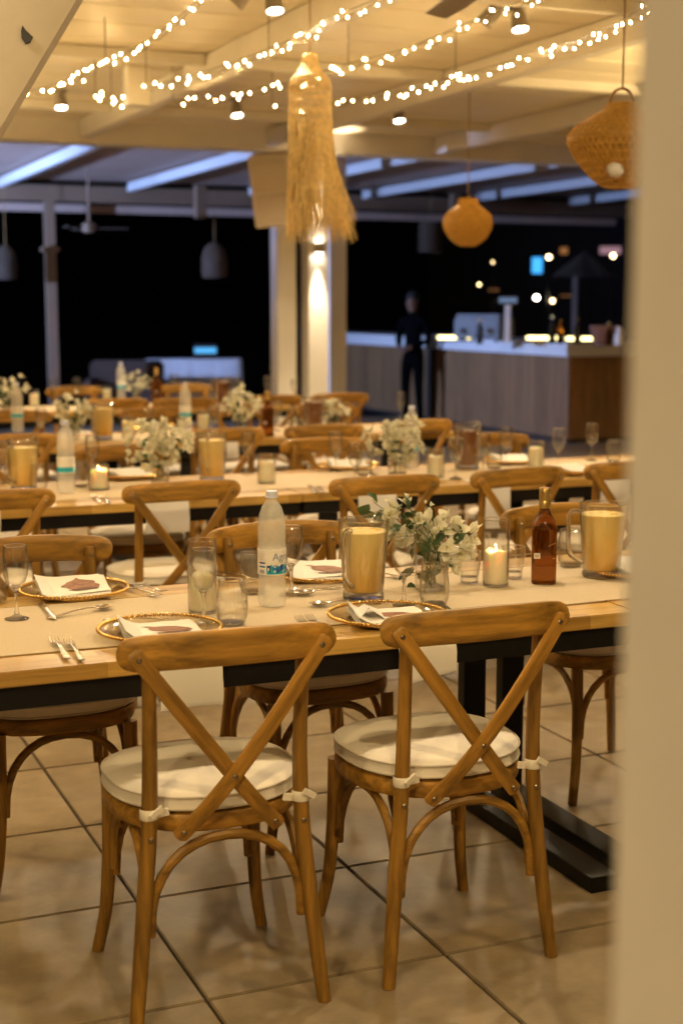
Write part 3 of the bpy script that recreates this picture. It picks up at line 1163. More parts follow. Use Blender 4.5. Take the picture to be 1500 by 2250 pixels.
chairA = make_chair(True)
chairB = make_chair(False)
G1 = 'wooden cross back chairs at the tables'
CH = [
    (chairA, .965, 3.085, -2, 'left of the two sharp chairs in front, seen from behind'),
    (chairA, 1.545, 3.075, 0, 'right of the two sharp chairs in front, seen from behind'),
    (chairA, .800, 3.965, 180, 'chair across the front table at the left edge of the photo'),
    (chairA, 1.570, 3.965, 181, 'chair across the front table, behind the water bottle'),
    (chairA, 2.590, 3.975, 179, 'chair across the front table, behind the whisky bottle'),
    (chairA, .890, 5.62, 1, 'chair at the second table cut by the left edge, back to us'),
    (chairA, 1.606, 5.60, 2, 'chair at the second table behind the front water bottle, back to us'),
    (chairA, 2.422, 5.47, -2, 'chair at the second table above the green leaf sprigs, back to us'),
    (chairA, 3.020, 5.50, 3, 'chair at the second table above the lit candle glass, back to us'),
    (chairA, 3.640, 5.54, 0, 'chair at the second table cut by the wall, back to us'),
    (chairB, 1.080, 6.62, 180, 'far side chair of the second table, behind the left juice pitcher'),
    (chairB, 1.760, 6.62, 182, 'far side chair of the second table, left of the big white bouquet'),
    (chairB, 2.790, 6.60, 180, 'far side chair of the second table, left of the smaller bouquet'),
    (chairB, 3.690, 6.50, 178, 'far side chair of the second table, behind the iced tea pitcher'),
    (chairB, 1.410, 7.95, 0, 'chair at the third table at the left edge, back to us'),
    (chairB, 2.535, 7.85, 1, 'chair at the third table above the middle juice pitcher, back to us'),
    (chairB, 3.160, 7.87, 0, 'chair at the third table below the whisky bottle, back to us'),
    (chairB, 3.760, 7.98, 8, 'rightmost chair at the third table, in front of the bar'),
    (chairB, 1.700, 9.18, 180, 'far side chair of the third table, nearest the left edge'),
    (chairB, 2.610, 9.12, 180, 'far side chair of the third table, beside its juice pitcher'),
    (chairB, 3.230, 9.10, 180, 'far side chair of the third table, behind its bouquet'),
    (chairB, 3.830, 9.05, 180, 'far side chair of the third table, nearest the bright column'),
    (chairB, 2.640, 10.60, 0, 'chair at the last table in front of its bouquet, back to us'),
    (chairB, 3.130, 10.50, 0, 'chair at the last table right of the whisky bottle, back to us'),
    (chairB, 3.800, 10.53, 0, 'chair at the last table below the left column, back to us'),
    (chairB, 2.700, 11.78, 180, 'far side chair of the last table, left of its water bottle'),
    (chairB, 3.640, 11.75, 180, 'far side chair of the last table, in front of the linen table'),
    (chairB, 4.380, 10.56, -4, 'rightmost chair at the last table, before the bright column'),
]
for pr, x, y, a, lab in CH:
    place(pr, (x, y, 0), R(a + (random.Random(lab).uniform(-5, 5) if y > 5 else 0)), lab, G1)


# ------------------------------------------------------------------ tables
TZ = 0.76


def make_table(x0, x1, y0, y1, label, inset=0.02, legw=0.075, rear_only=False):
    t = thing('dining_table', label, 'table', ((x0 + x1) / 2, (y0 + y1) / 2, 0), 0, 'long wooden dining tables in rows')
    L, W = x1 - x0, y1 - y0
    n = 6
    pw = W / n
    me = mesh(box((0, 0, 0), (L - 0.003, pw - 0.0032, 0.036), bev=0.0026), 'plank')
    me.materials.append(MATS['table_wood'])
    for k in range(n):
        obj('plank', me, None, t, (0, -W / 2 + pw * (k + .5), TZ - 0.018))
    ap = bmesh.new()
    for s in (1, -1):
        abox(ap, (0, s * (W / 2 - 0.03), TZ - 0.0635), (L - 0.02, 0.03, 0.052))
    for s in (1, -1):
        abox(ap, (s * (L / 2 - 0.03), 0, TZ - 0.0635), (0.03, W - 0.092, 0.052))
    obj('apron', ap, 'black_steel', t)
    for s in (1, -1):
        xx = s * (L / 2 - inset - legw / 2)
        for q in ((1,) if rear_only else (1, -1)):
            obj('leg', box((xx, q * (W / 2 - 0.055), 0.355), (legw, 0.045, 0.622), bev=0.002), 'black_steel', t)
        obj('floor_bar', box((xx, 0, 0.0225), (legw + 0.01, W - 0.03, 0.043), bev=0.002), 'black_steel', t)
    return t


make_table(0.26, 2.16, 3.12, 3.95, 'front wooden dining table, its near edge behind the two sharp chairs', 0.03, rear_only=True)
make_table(2.16, 4.06, 3.12, 3.95, 'dining table joined to the right end of the front table, mostly behind the wall', 0.03, rear_only=True)
make_table(0.63, 2.234, 5.68, 6.51, 'left table of the second row, with the big white bouquet', 0.10)
make_table(2.234, 3.84, 5.68, 6.51, 'right table of the second row, with the iced tea pitcher', 0.10)
make_table(3.84, 5.44, 5.68, 6.51, 'table end of the second row disappearing behind the wall', 0.10)
make_table(0.75, 2.35, 8.12, 8.95, 'left table of the third row', 0.10)
make_table(2.35, 4.25, 8.12, 8.95, 'right table of the third row', 0.10)
make_table(1.35, 2.95, 10.78, 11.55, 'left table of the last row before the columns', 0.10)
make_table(2.95, 4.65, 10.78, 11.55, 'right table of the last row before the columns', 0.10)


def runner(x0, x1, y0, y1, label, seed=0):
    bm = bmesh.new()
    rr = random.Random(seed)
    nx, ny = 60, 6
    grid = []
    for i in range(nx + 1):
        row = []
        for j in range(ny + 1):
            x = x0 + (x1 - x0) * i / nx
            y = y0 + (y1 - y0) * j / ny
            if j in (0, ny):
                y += 0.004 * math.sin(x * 5 + j + seed)
            z = TZ + 0.0012 + 0.0012 * (math.sin(x * 9 + y * 4 + seed) * .5 + .5) * rr.random()
            row.append(bm.verts.new((x, y, z)))
        grid.append(row)
    for i in range(nx):
        for j in range(ny):
            bm.faces.new((grid[i][j], grid[i + 1][j], grid[i + 1][j + 1], grid[i][j + 1]))
    r = bmesh.ops.extrude_face_region(bm, geom=list(bm.faces))
    bmesh.ops.translate(bm, verts=[v for v in r['geom'] if isinstance(v, bmesh.types.BMVert)], vec=(0, 0, 0.0007))
    o = obj('paper_runner', bm, 'kraft_paper')
    return tag(o, label, 'table runner', 'kraft paper runners on the tables')


runner(0.3, 4.0, 3.268, 3.80, 'tan paper runner along the front table', 1)
runner(0.66, 5.4, 5.86, 6.36, 'tan paper runner along the second row of tables', 2)
runner(0.8, 4.2, 8.3, 8.8, 'tan paper runner along the third row of tables', 3)
runner(1.4, 4.6, 10.92, 11.42, 'tan paper runner along the last row of tables', 4)
RZ = TZ + 0.0032


# ------------------------------------------------------------------ glassware
def make_wine_glass():
    t = thing('wine_glass', '', 'wine glass')
    bm = bmesh.new()
    lathe(bm, [(0.004, 0.078), (0.014, 0.083), (0.024, 0.095), (0.031, 0.115), (0.0335, 0.14), (0.0325, 0.165), (0.030, 0.188), (0.0292, 0.189), (0.0314, 0.165), (0.0323, 0.14), (0.030, 0.116), (0.023, 0.097), (0.010, 0.087), (0, 0.086)], 28)
    obj('bowl', bm, 'glass', t)
    obj('rim', sweep(bmesh.new(), [Vector((0.0296 * math.cos(a), 0.0296 * math.sin(a), 0.1885)) for a in [2 * PI * k / 28 for k in range(28)]], 0.0013, n=5, closed=True), 'solid_glass', t)
    obj('stem', lat([(0, 0), (0.030, 0.0), (0.031, 0.002), (0.020, 0.0055), (0.008, 0.011), (0.0048, 0.022), (0.0042, 0.045), (0.0046, 0.066), (0.0075, 0.078), (0.012, 0.0835), (0, 0.084)], 24), 'solid_glass', t)
    return t


def make_tumbler():
    t = thing('tumbler', '', 'tumbler')
    obj('wall', lat([(0.024, 0.001), (0.033, 0.006), (0.0385, 0.022), (0.0405, 0.045), (0.0385, 0.075), (0.033, 0.112), (0.0320, 0.112), (0.0374, 0.075), (0.0392, 0.045), (0.037, 0.022), (0.031, 0.009), (0, 0.008)], 28), 'glass', t)
    obj('base', lat([(0, 0), (0.0235, 0), (0.030, 0.0035), (0.032, 0.007), (0, 0.0076)], 24), 'solid_glass', t)
    obj('rim', sweep(bmesh.new(), [Vector((0.0325 * math.cos(a), 0.0325 * math.sin(a), 0.112)) for a in [2 * PI * k / 28 for k in range(28)]], 0.0012, n=5, closed=True), 'solid_glass', t)
    return t


def make_rocks():
    t = thing('rocks_glass', '', 'rocks glass')
    obj('wall', lat([(0.026, 0.012), (0.029, 0.03), (0.034, 0.068), (0.0355, 0.092), (0.0345, 0.092), (0.033, 0.068), (0.0278, 0.03), (0.024, 0.020), (0, 0.019)], 10), 'glass', t)
    obj('base', lat([(0, 0), (0.0235, 0), (0.0258, 0.003), (0.0265, 0.013), (0.023, 0.019), (0, 0.0185)], 10), 'solid_glass', t)
    obj('rim', sweep(bmesh.new(), [Vector((0.035 * math.cos(a), 0.035 * math.sin(a), 0.092)) for a in [2 * PI * k / 28 for k in range(28)]], 0.0012, n=5, closed=True), 'solid_glass', t)
    return t


WG, TU, RK = make_wine_glass(), make_tumbler(), make_rocks()


def put(src, px, py, label, group=None, rz=None, z=RZ):
    p = atz(px, py, z)
    return place(src, tuple(p), random.uniform(0, 6) if rz is None else rz, label, group)


GW, GT, GR = 'empty wine glasses', 'stemless glass tumblers', 'low rocks glasses'
for px, py, lab in ((38, 1360, 'wine glass at the left edge beside the menu card'),
                    (448, 1370, 'wine glass standing before the unlit candle jar'),
                    (640, 1306, 'wine glass half hidden behind the front water bottle'),
                    (887, 1330, 'wine glass between the front juice pitcher and the flowers'),
                    (737, 1035, 'wine glass on the second table left of the smaller bouquet'),
                    (816, 1043, 'wine glass on the second table touching the smaller bouquet'),
                    (1060, 1040, 'wine glass on the second table right of the iced tea'),
                    (1110, 1022, 'wine glass on the second table left of its tall candle'),
                    (1298, 1012, 'wine glass on the second table near the wall'),
                    (12, 1062, 'wine glass on the second table at the left edge'),
                    (780, 1067, 'wine glass on the second table among the middle places'),
                    (880, 922, 'wine glass far back in front of the bar'),
                    (588, 876, 'wine glass on the last table near the left column'),
                    (170, 880, 'wine glass on the last table, left side'),
                    (470, 960, 'wine glass on the third table, middle'),
                    (640, 965, 'wine glass on the third table beside the whisky'),
                    (745, 942, 'wine glass on the third table, right end'),
                    (385, 870, 'wine glass on the last table right of the whisky'),
                    (205, 1046, 'wine glass on the second table behind the burning candle'),
                    (545, 1038, 'wine glass on the second table left of the unlit candle jar'),
                    (1000, 1052, 'wine glass on the second table left of the iced tea pitcher'),
                    (328, 968, 'wine glass on the third table right of the candle jar'),
                    (92, 968, 'wine glass on the third table left of the bouquet'),
                    (608, 948, 'wine glass on the third table just right of the spirit bottle'),
                    (118, 882, 'wine glass on the last table right of the left candle'),
                    (520, 884, 'wine glass on the last table right of the dark pitcher'),
                    (648, 884, 'wine glass on the last table below the bright column'),
                    (1225, 1026, 'wine glass on the second table right of the tall candle')):
    put(WG, px, py, lab, GW)
for px, py, lab in ((510, 1372, 'stemless tumbler right of the unlit candle jar'),
                    (953, 1331, 'stemless tumbler standing in front of the flower vase'),
                    (556, 1302, 'tumbler just left of the front water bottle'),
                    (1252, 1243, 'tumbler behind the handle of the right juice pitcher'),
                    (-12, 1322, 'tumbler cut off by the left edge of the photo'),
                    (1347, 1015, 'tumbler on the second table closest to the wall'),
                    (85, 1078, 'tumbler on the second table by the left juice pitcher'),
                    (180, 1070, 'tumbler on the second table left of the burning candle'),
                    (800, 1045, 'tumbler on the second table left of the bouquet'),
                    (1085, 1030, 'tumbler on the second table between the wine glasses'),
                    (655, 962, 'tumbler on the third table right of the whisky'),
                    (715, 950, 'tumbler on the third table at its right end'),
                    (435, 868, 'tumbler on the last table')):
    put(TU, px, py, lab, GT)
for px, py, lab in ((1030, 1281, 'rocks glass between the flowers and the lit candle'),
                    (1127, 1270, 'rocks glass behind the right side of the lit candle')):
    put(RK, px, py, lab, GR)


# pitcher
def make_pitcher(drink):
    t = thing('juice_pitcher' if drink == 'juice' else 'iced_tea_pitcher', '', 'pitcher')

    def lip(r, z, a):
        d = abs((a + PI) % (2 * PI) - PI)
        g_ = math.exp(-(d / .33) ** 2)
        f = max(0.0, (z - 0.165) / 0.05)
        return r + 0.020 * g_ * f * f, z + 0.012 * g_ * f * f
    obj('jug', lat([(0.0545, 0.018), (0.0555, 0.03), (0.060, 0.09), (0.0645, 0.15), (0.0672, 0.19), (0.0685, 0.214), (0.0668, 0.2155), (0.0655, 0.19), (0.0628, 0.15), (0.0583, 0.09), (0.0538, 0.03), (0.05, 0.022), (0, 0.022)], 40, fn=lip), 'jug_glass', t)
    obj('rim', sweep(bmesh.new(), [Vector((lip(0.0677, 0.215, a)[0] * math.cos(a), lip(0.0677, .215, a)[0] * math.sin(a), lip(0.0677, 0.215, a)[1])) for a in [2 * PI * k / 48 for k in range(48)]], 0.0016, n=6, closed=True), 'solid_glass', t)
    obj('base', lat([(0, 0), (0.053, 0), (0.0565, 0.003), (0.0565, 0.013), (0.0535, 0.018), (0.052, 0.0205), (0, 0.0205)], 36), 'solid_glass', t)
    pr = [(0, 0.0228), (0.0505, 0.0232), (0.0525, 0.03), (0.0571, 0.09), (0.0612, 0.145), (0.0640, 0.183), (0.0622, 0.1855), (0, 0.1855)]
    obj('drink', lat(pr, 36), 'juice' if drink == 'juice' else 'iced_tea', t)
    rr = random.Random(drink)
    for k in range(4):
        a, r = rr.uniform(0, 6.28), rr.uniform(0.01, 0.042)
        obj('ice_cube', box((0, 0, 0), (0.024, 0.022, 0.02), bev=0.005), 'juice_foam' if drink == 'juice' else 'ice', t, (r * math.cos(a), r * math.sin(a), 0.1772 + rr.uniform(-.002, .002)), (rr.uniform(-.5, .5), rr.uniform(-.5, .5), a))
    obj('handle', sweep(bmesh.new(), spline([(-0.064, 0, 0.192), (-0.085, 0, 0.195), (-0.098, 0, 0.183), (-0.100, 0, 0.15), (-0.099, 0, 0.10), (-0.094, 0, 0.068), (-0.080, 0, 0.055), (-0.057, 0, 0.040)], 5), 0.0075, 0.006, n=10, up=(0, 1, 0)), 'solid_glass', t)
    return t


PJ = make_pitcher('juice')
PT = make_pitcher('tea')
GP = 'glass pitchers of orange juice'
put(PJ, 798, 1314, 'pitcher of orange juice left of the flowers on the front table', GP, R(35))
put(PJ, 1320, 1266, 'pitcher of orange juice right of the whisky, beside the wall', GP, R(-22))
put(PJ, 53, 1077, 'pitcher of orange juice at the left edge of the second table', GP, R(40))
put(PJ, 466, 1056, 'pitcher of orange juice right of the big bouquet', GP, R(60))
put(PJ, 227, 966, 'pitcher of orange juice on the third table', GP, R(40))
put(PT, 1026, 1030, 'pitcher of iced tea on the second table', 'iced tea pitchers', R(30))
put(PT, 488, 892, 'dark pitcher of iced tea on the last table', 'iced tea pitchers', R(10))
put(PT, 690, 948, 'pitcher of iced tea on the third table, right end', 'iced tea pitchers', R(10))


# candles
def make_candle(lit, hc=0.100, hg=0.190, rg=0.0375, rc=0.0315):
    t = thing('candle_jar', '', 'candle')
    obj('jar', lat([(0.030, 0.0), (rg - .001, 0.0), (rg, 0.003), (rg, hg), (rg - 0.0016, hg), (rg - 0.0016, 0.007), (0, 0.006)], 32), 'glass', t)
    obj('jar_base', lat([(0, 0.0005), (rg - .002, 0.0005), (rg - .0022, 0.0055), (0, 0.0056)], 28), 'solid_glass', t)
    obj('rim', sweep(bmesh.new(), [Vector(((rg - .0008) * math.cos(a), (rg - .0008) * math.sin(a), hg)) for a in [2 * PI * k / 30 for k in range(30)]], 0.0011, n=5, closed=True), 'solid_glass', t)

    def melt(r, z, a):
        if z > hc * .9:
            z += 0.0035 * math.sin(a * 2 + 1) + 0.002 * math.sin(a * 5)
        return r, z
    c = obj('candle', lat([(0, 0.0072), (rc - .001, 0.0072), (rc, 0.010), (rc, hc - 0.012), (rc - .0005, hc - 0.004), (rc - 0.003, hc), (rc - 0.008, hc - 0.004), (0.010, hc - 0.012), (0, hc - 0.013)], 30, fn=melt), 'wax', t)
    obj('wick', tube([(0, 0, hc - 0.014), (0.0005, 0, hc - 0.004), (0.002, 0, hc + 0.001)], 0.001, n=5, m=2), 'wick', t)
    if lit:
        obj('flame', lat([(0, hc - .003), (0.0018, hc + 0.001), (0.0022, hc + 0.004), (0.0013, hc + 0.008), (0, hc + 0.013)], 10), 'flame', t)
        li = bpy.data.lights.new('flame', 'POINT')
        li.energy = 0.55 if lit == 1 else 1.6
        li.color = (1.0, 0.56, 0.20)
        li.shadow_soft_size = 0.0025
        lo = bpy.data.objects.new('flame_light', li)
        C.objects.link(lo)
        lo.parent = t
        lo.location = (0, 0, hc + 0.005)
    return t


CU, CL = make_candle(0), make_candle(1)
CS = make_candle(2, 0.088, 0.11, 0.045, 0.036)
CD = make_candle(0, 0.10, 0.128, 0.040, 0.035)
GC = 'ivory pillar candles in glass jars'
put(CU, 445, 1345, 'unlit ivory candle in a tall jar behind a wine glass', GC)
put(CL, 1088, 1286, 'lit ivory candle in a tall jar left of the whisky', GC)
put(CS, 218, 1076, 'brightly burning candle in a low jar on the second table', GC)
put(CD, 586, 1061, 'unlit candle jar right of the middle juice pitcher', GC)
put(CD, 957, 1048, 'low candle jar right of the smaller bouquet', GC)
put(CD, 1176, 1028, 'tall unlit candle jar at the right of the second table', GC)
put(CD, 282, 962, 'candle jar right of the juice pitcher on the third table', GC)
put(CD, 447, 946, 'candle jar right of the water bottle on the third table', GC)
put(CD, 76, 893, 'candle jar on the last table near the left edge', GC)
put(CD, 236, 882, 'candle jar on the last table left of the water bottle', GC)


# water bottle with wrapped label
def wrap(bm_or_me, r, z0):
    pass


def make_bottle(detail):
    t = thing('water_bottle', '', 'water bottle')
    pf = [(0, 0.003), (0.018, 0.001), (0.028, 0.0), (0.0345, 0.004), (0.0368, 0.012), (0.0366, 0.05), (0.0360, 0.075), (0.0368, 0.09), (0.0370, 0.155), (0.0362, 0.175), (0.0371, 0.19), (0.0366, 0.215), (0.0335, 0.242), (0.026, 0.265), (0.0165, 0.279), (0.0138, 0.284), (0.0136, 0.292), (0, 0.292)]
    obj('body', lat(pf, 36), 'pet_bottle', t)
    obj('cap', lat([(0, 0.3065), (0.0135, 0.3065), (0.0152, 0.305), (0.0155, 0.292), (0.0165, 0.2915), (0.0165, 0.2885), (0.0145, 0.288), (0, 0.288)], 28), 'bottle_cap', t)
    r = 0.0376
    lb = obj('label_band', lat([(r - .0006, 0.088), (r, 0.0882), (r, 0.1558), (r - .0006, 0.156)], 40), 'label_white', t)
    rr = random.Random(11)
    bm = bmesh.new()
    mats = ['label_blue', 'label_teal', 'label_navy', 'label_white']

    def patch(a0, a1, z0, z1, mi, lift):
        n = max(2, int((a1 - a0) / .08) + 1)
        prev = None
        for i in range(n + 1):
            a = a0 + (a1 - a0) * i / n
            v0 = bm.verts.new(((r + lift) * math.cos(a), (r + lift) * math.sin(a), z0))
            v1 = bm.verts.new(((r + lift) * math.cos(a), (r + lift) * math.sin(a), z1))
            if prev:
                f = bm.faces.new((prev[0], v0, v1, prev[1]))
                f.material_index = mi
            prev = (v0, v1)
    if detail:
        # sea-blue village band: the side facing -y is angle -90 degrees
        for rep in (0, PI):
            patch(R(-132) + rep, R(-20) + rep, 0.0905, 0.112, 1, 0.0003)
            for k in range(16):
                a = R(-130) + rep + R(7) * k
                h = 0.108 + rr.uniform(0.001, 0.012)
                patch(a, a + R(rr.uniform(5, 9)), 0.0905 + rr.uniform(0.004, .012), h, rr.choice((0, 0, 1, 2)), 0.0005)
            for k in range(24):
                a = R(-128) + rep + R(rr.uniform(0, 105))
                z = rr.uniform(0.092, 0.112)
                patch(a, a + R(rr.uniform(3, 7)), z, z + rr.uniform(.002, .006), rr.choice((3, 3, 2, 0, 1)), 0.0007)
            patch(R(-168) + rep, R(-138) + rep, 0.118, 0.122, 2, 0.0004)
            patch(R(-168) + rep, R(-138) + rep, 0.108, 0.112, 0, 0.0004)
            for k in range(9):
                a = R(-166) + rep + R(2.8) * k
                patch(a, a + R(1.4), 0.0925, 0.102, 2, 0.0004)
            for k in range(5):
                patch(R(-168) + rep, R(-140 + rr.uniform(-6, 6)) + rep, 0.128 + k * .004, 0.1288 + k * .004, 4, 0.0004)
            patch(R(-118) + rep, R(-60) + rep, 0.119, 0.1194, 4, 0.0004)
        pr = obj('label_print', mesh(bm), None, lb)
        for m_ in mats + ['label_rose']:
            pr.data.materials.append(MATS[m_])
        cu = bpy.data.curves.new('txt', 'FONT')
        cu.body = 'Agros'
        cu.size = 0.030
        to = bpy.data.objects.new('txt', cu)
        C.objects.link(to)
        bpy.context.view_layer.update()
        me = bpy.data.meshes.new_from_object(to.evaluated_get(bpy.context.evaluated_depsgraph_get()))
        bpy.data.objects.remove(to)
        b2 = bmesh.new()
        b2.from_mesh(me)
        bmesh.ops.triangulate(b2, faces=b2.faces)
        bmesh.ops.subdivide_edges(b2, edges=[e for e in b2.edges if e.calc_length() > 0.004], cuts=2)
        A0 = R(-90) - YAW + R(5)
        for v in b2.verts:
            a = A0 + v.co.x * 0.88 / r
            v.co = Vector(((r + 0.0006) * math.cos(a), (r + 0.0006) * math.sin(a), 0.1275 + v.co.y * .92))
        obj('label_lettering', mesh(b2, smooth=False), 'label_grey_blue', lb)
    else:
        bm.free()
        obj('label_print', lat([(r, 0.0905), (r + .0005, 0.0907), (r + .0005, 0.112), (r, 0.1122)], 30), 'label_teal', lb)
    return t


WB = make_bottle(True)
WB2 = make_bottle(False)
GB = 'plastic water bottles'
put(WB, 598, 1331, 'frosty plastic water bottle with a printed label on the front table', GB, 0.0)
put(WB2, 147, 1083, 'water bottle left of the burning candle on the second table', GB, 0)
put(WB2, 903, 1030, 'water bottle behind the smaller bouquet on the second table', GB, 0)
put(WB2, 40, 948, 'water bottle at the left of the third table', GB, 0)
put(WB2, 408, 945, 'water bottle in the middle of the third table', GB, 0)
put(WB2, 267, 876, 'water bottle beside the bouquet on the last table', GB, 0)


# whisky bottle
def make_whisky():
    t = thing('whisky_bottle', '', 'bottle')

    def sq(h, flat):
        def f(r, z, a):
            e = 6.0
            if z > h:
                k_ = max(0, 1 - (z - h) / 0.03)
                e = 2 + 4 * k_
            c_, s_ = abs(math.cos(a)), abs(math.sin(a))
            return r * (c_ ** e + s_ ** e) ** (-1 / e), z
        return f
    B = lat([(0, 0.004), (0.026, 0.003), (0.0325, 0.0), (0.0352, 0.004), (0.0355, 0.02), (0.0355, 0.155), (0.035, 0.163), (0.031, 0.178), (0.022, 0.193), (0.0165, 0.202), (0.0150, 0.21), (0.0150, 0.215), (0, 0.215)], 48, fn=sq(0.155, 1))
    obj('bottle', B, 'whisky', t)
    obj('neck', lat([(0.0152, 0.198), (0.0156, 0.206), (0.0152, 0.222), (0.0152, 0.23)], 24), 'glass', t)
    cp_ = obj('cap', lat([(0.0158, 0.216), (0.0162, 0.218), (0.0165, 0.236), (0.0158, 0.237), (0.0158, 0.239), (0.0168, 0.24), (0.0168, 0.255), (0.0160, 0.256), (0.0160, 0.258), (0.0168, 0.259), (0.0168, 0.271), (0.0155, 0.273), (0, 0.273)], 28), 'gold_foil', t)
    obj('cap_top', lat([(0, 0.2742), (0.0135, 0.2742), (0.0142, 0.2732), (0, 0.2731)], 20), 'print_brown', cp_)
    st = obj('sticker', box((-0.020, -0.0362, 0.083), (0.017, 0.0006, 0.015)), 'card', t)
    bb = bmesh.new()
    for k in range(7):
        abox(bb, (-0.0255 + k * .0018, -0.0367, 0.083), (0.0009, 0.0005, 0.010))
    obj('barcode', bb, 'print_dark', st)
    gl_ = bmesh.new()
    abox(gl_, (0.0225, -0.0364, 0.117), (0.024, 0.0006, 0.0018), (0, R(-26), 0))
    abox(gl_, (0.028, -0.0364, 0.077), (0.010, 0.0006, 0.0018), (0, R(-16), 0))
    abox(gl_, (0.0362, 0.005, 0.117), (0.0006, 0.03, 0.0018), (R(26), 0, 0))
    obj('gold_lines', gl_, 'gold', t)
    return t


WH = make_whisky()
put(WH, 1193, 1280, 'square amber whisky bottle with a gold cap on the front table', 'amber spirit bottles', R(-30))
put(WH, 588, 958, 'amber spirit bottle on the third table', 'amber spirit bottles', R(-10))
put(WH, 345, 882, 'amber spirit bottle on the last table', 'amber spirit bottles', R(10))


# ------------------------------------------------------------------ plates, napkins, cards
def make_plate():
    t = thing('charger_plate', '', 'plate')
    obj('dish', lat([(0, 0.004), (0.095, 0.004), (0.105, 0.006), (0.118, 0.014), (0.146, 0.0185), (0.1465, 0.0165), (0.119, 0.0115), (0.107, 0.003), (0.098, 0.0008), (0, 0.0008)], 64), 'charger_glass', t)
    obj('foot_ring', sweep(bmesh.new(), [Vector((0.100 * math.cos(a), 0.100 * math.sin(a), 0.0022)) for a in [2 * PI * k / 48 for k in range(48)]], 0.0016, n=6, closed=True), 'gold', t)
    bd = bmesh.new()
    bmesh.ops.create_icosphere(bd, subdivisions=2, radius=0.0051)
    bme = mesh(bd)
    bme.materials.append(MATS['gold'])
    for k in range(84):
        a = 2 * PI * k / 84
        obj('bead', bme, None, t, (0.1475 * math.cos(a), 0.1475 * math.sin(a), 0.0185))
    return t


def make_plate_simple():
    t = thing('charger_plate', '', 'plate')
    obj('dish', lat([(0, 0.004), (0.095, 0.004), (0.118, 0.014), (0.146, 0.0185), (0.1465, 0.0165), (0.119, 0.0115), (0.098, 0.0008), (0, 0.0008)], 40), 'charger_glass', t)

    def bead(r, z, a):
        return r + 0.0015 * math.sin(a * 36), z
    obj('gold_rim', lat([(0.142, 0.017), (0.1475, 0.0135), (0.153, 0.0185), (0.1475, 0.0245), (0.142, 0.019)], 108, fn=bead), 'gold', t)
    return t


PA = make_plate()
PS = make_plate_simple()
GPL = 'gold beaded glass charger plates'


def cloth_stack(bm, w_, d_, n, z, rnd, fold=0.0):
    for k in range(n):
        nx, ny = 10, 8
        dz = z + k * 0.0022
        dx, dy, an = rnd.uniform(-.004, .004), rnd.uniform(-.004, .004), rnd.uniform(-.05, .05)
        g_ = []
        for i in range(nx + 1):
            row = []
            for j in range(ny + 1):
                x = (i / nx - .5) * w_
                y = (j / ny - .5) * d_
                xx = x * math.cos(an) - y * math.sin(an) + dx
                yy = x * math.sin(an) + y * math.cos(an) + dy
                zz = dz + 0.0012 * math.sin(x * 60 + k) * math.sin(y * 50 + k * 2)
                zz += fold * max(0, -x / w_ * 2 - .45) ** 2 * (0.5 + k * .35)
                row.append(bm.verts.new((xx, yy, zz)))
            g_.append(row)
        fs = []
        for i in range(nx):
            for j in range(ny):
                fs.append(bm.faces.new((g_[i][j], g_[i + 1][j], g_[i + 1][j + 1], g_[i][j + 1])))
        r = bmesh.ops.extrude_face_region(bm, geom=fs)
        bmesh.ops.translate(bm, verts=[v for v in r['geom'] if isinstance(v, bmesh.types.BMVert)], vec=(0, 0, 0.0016))


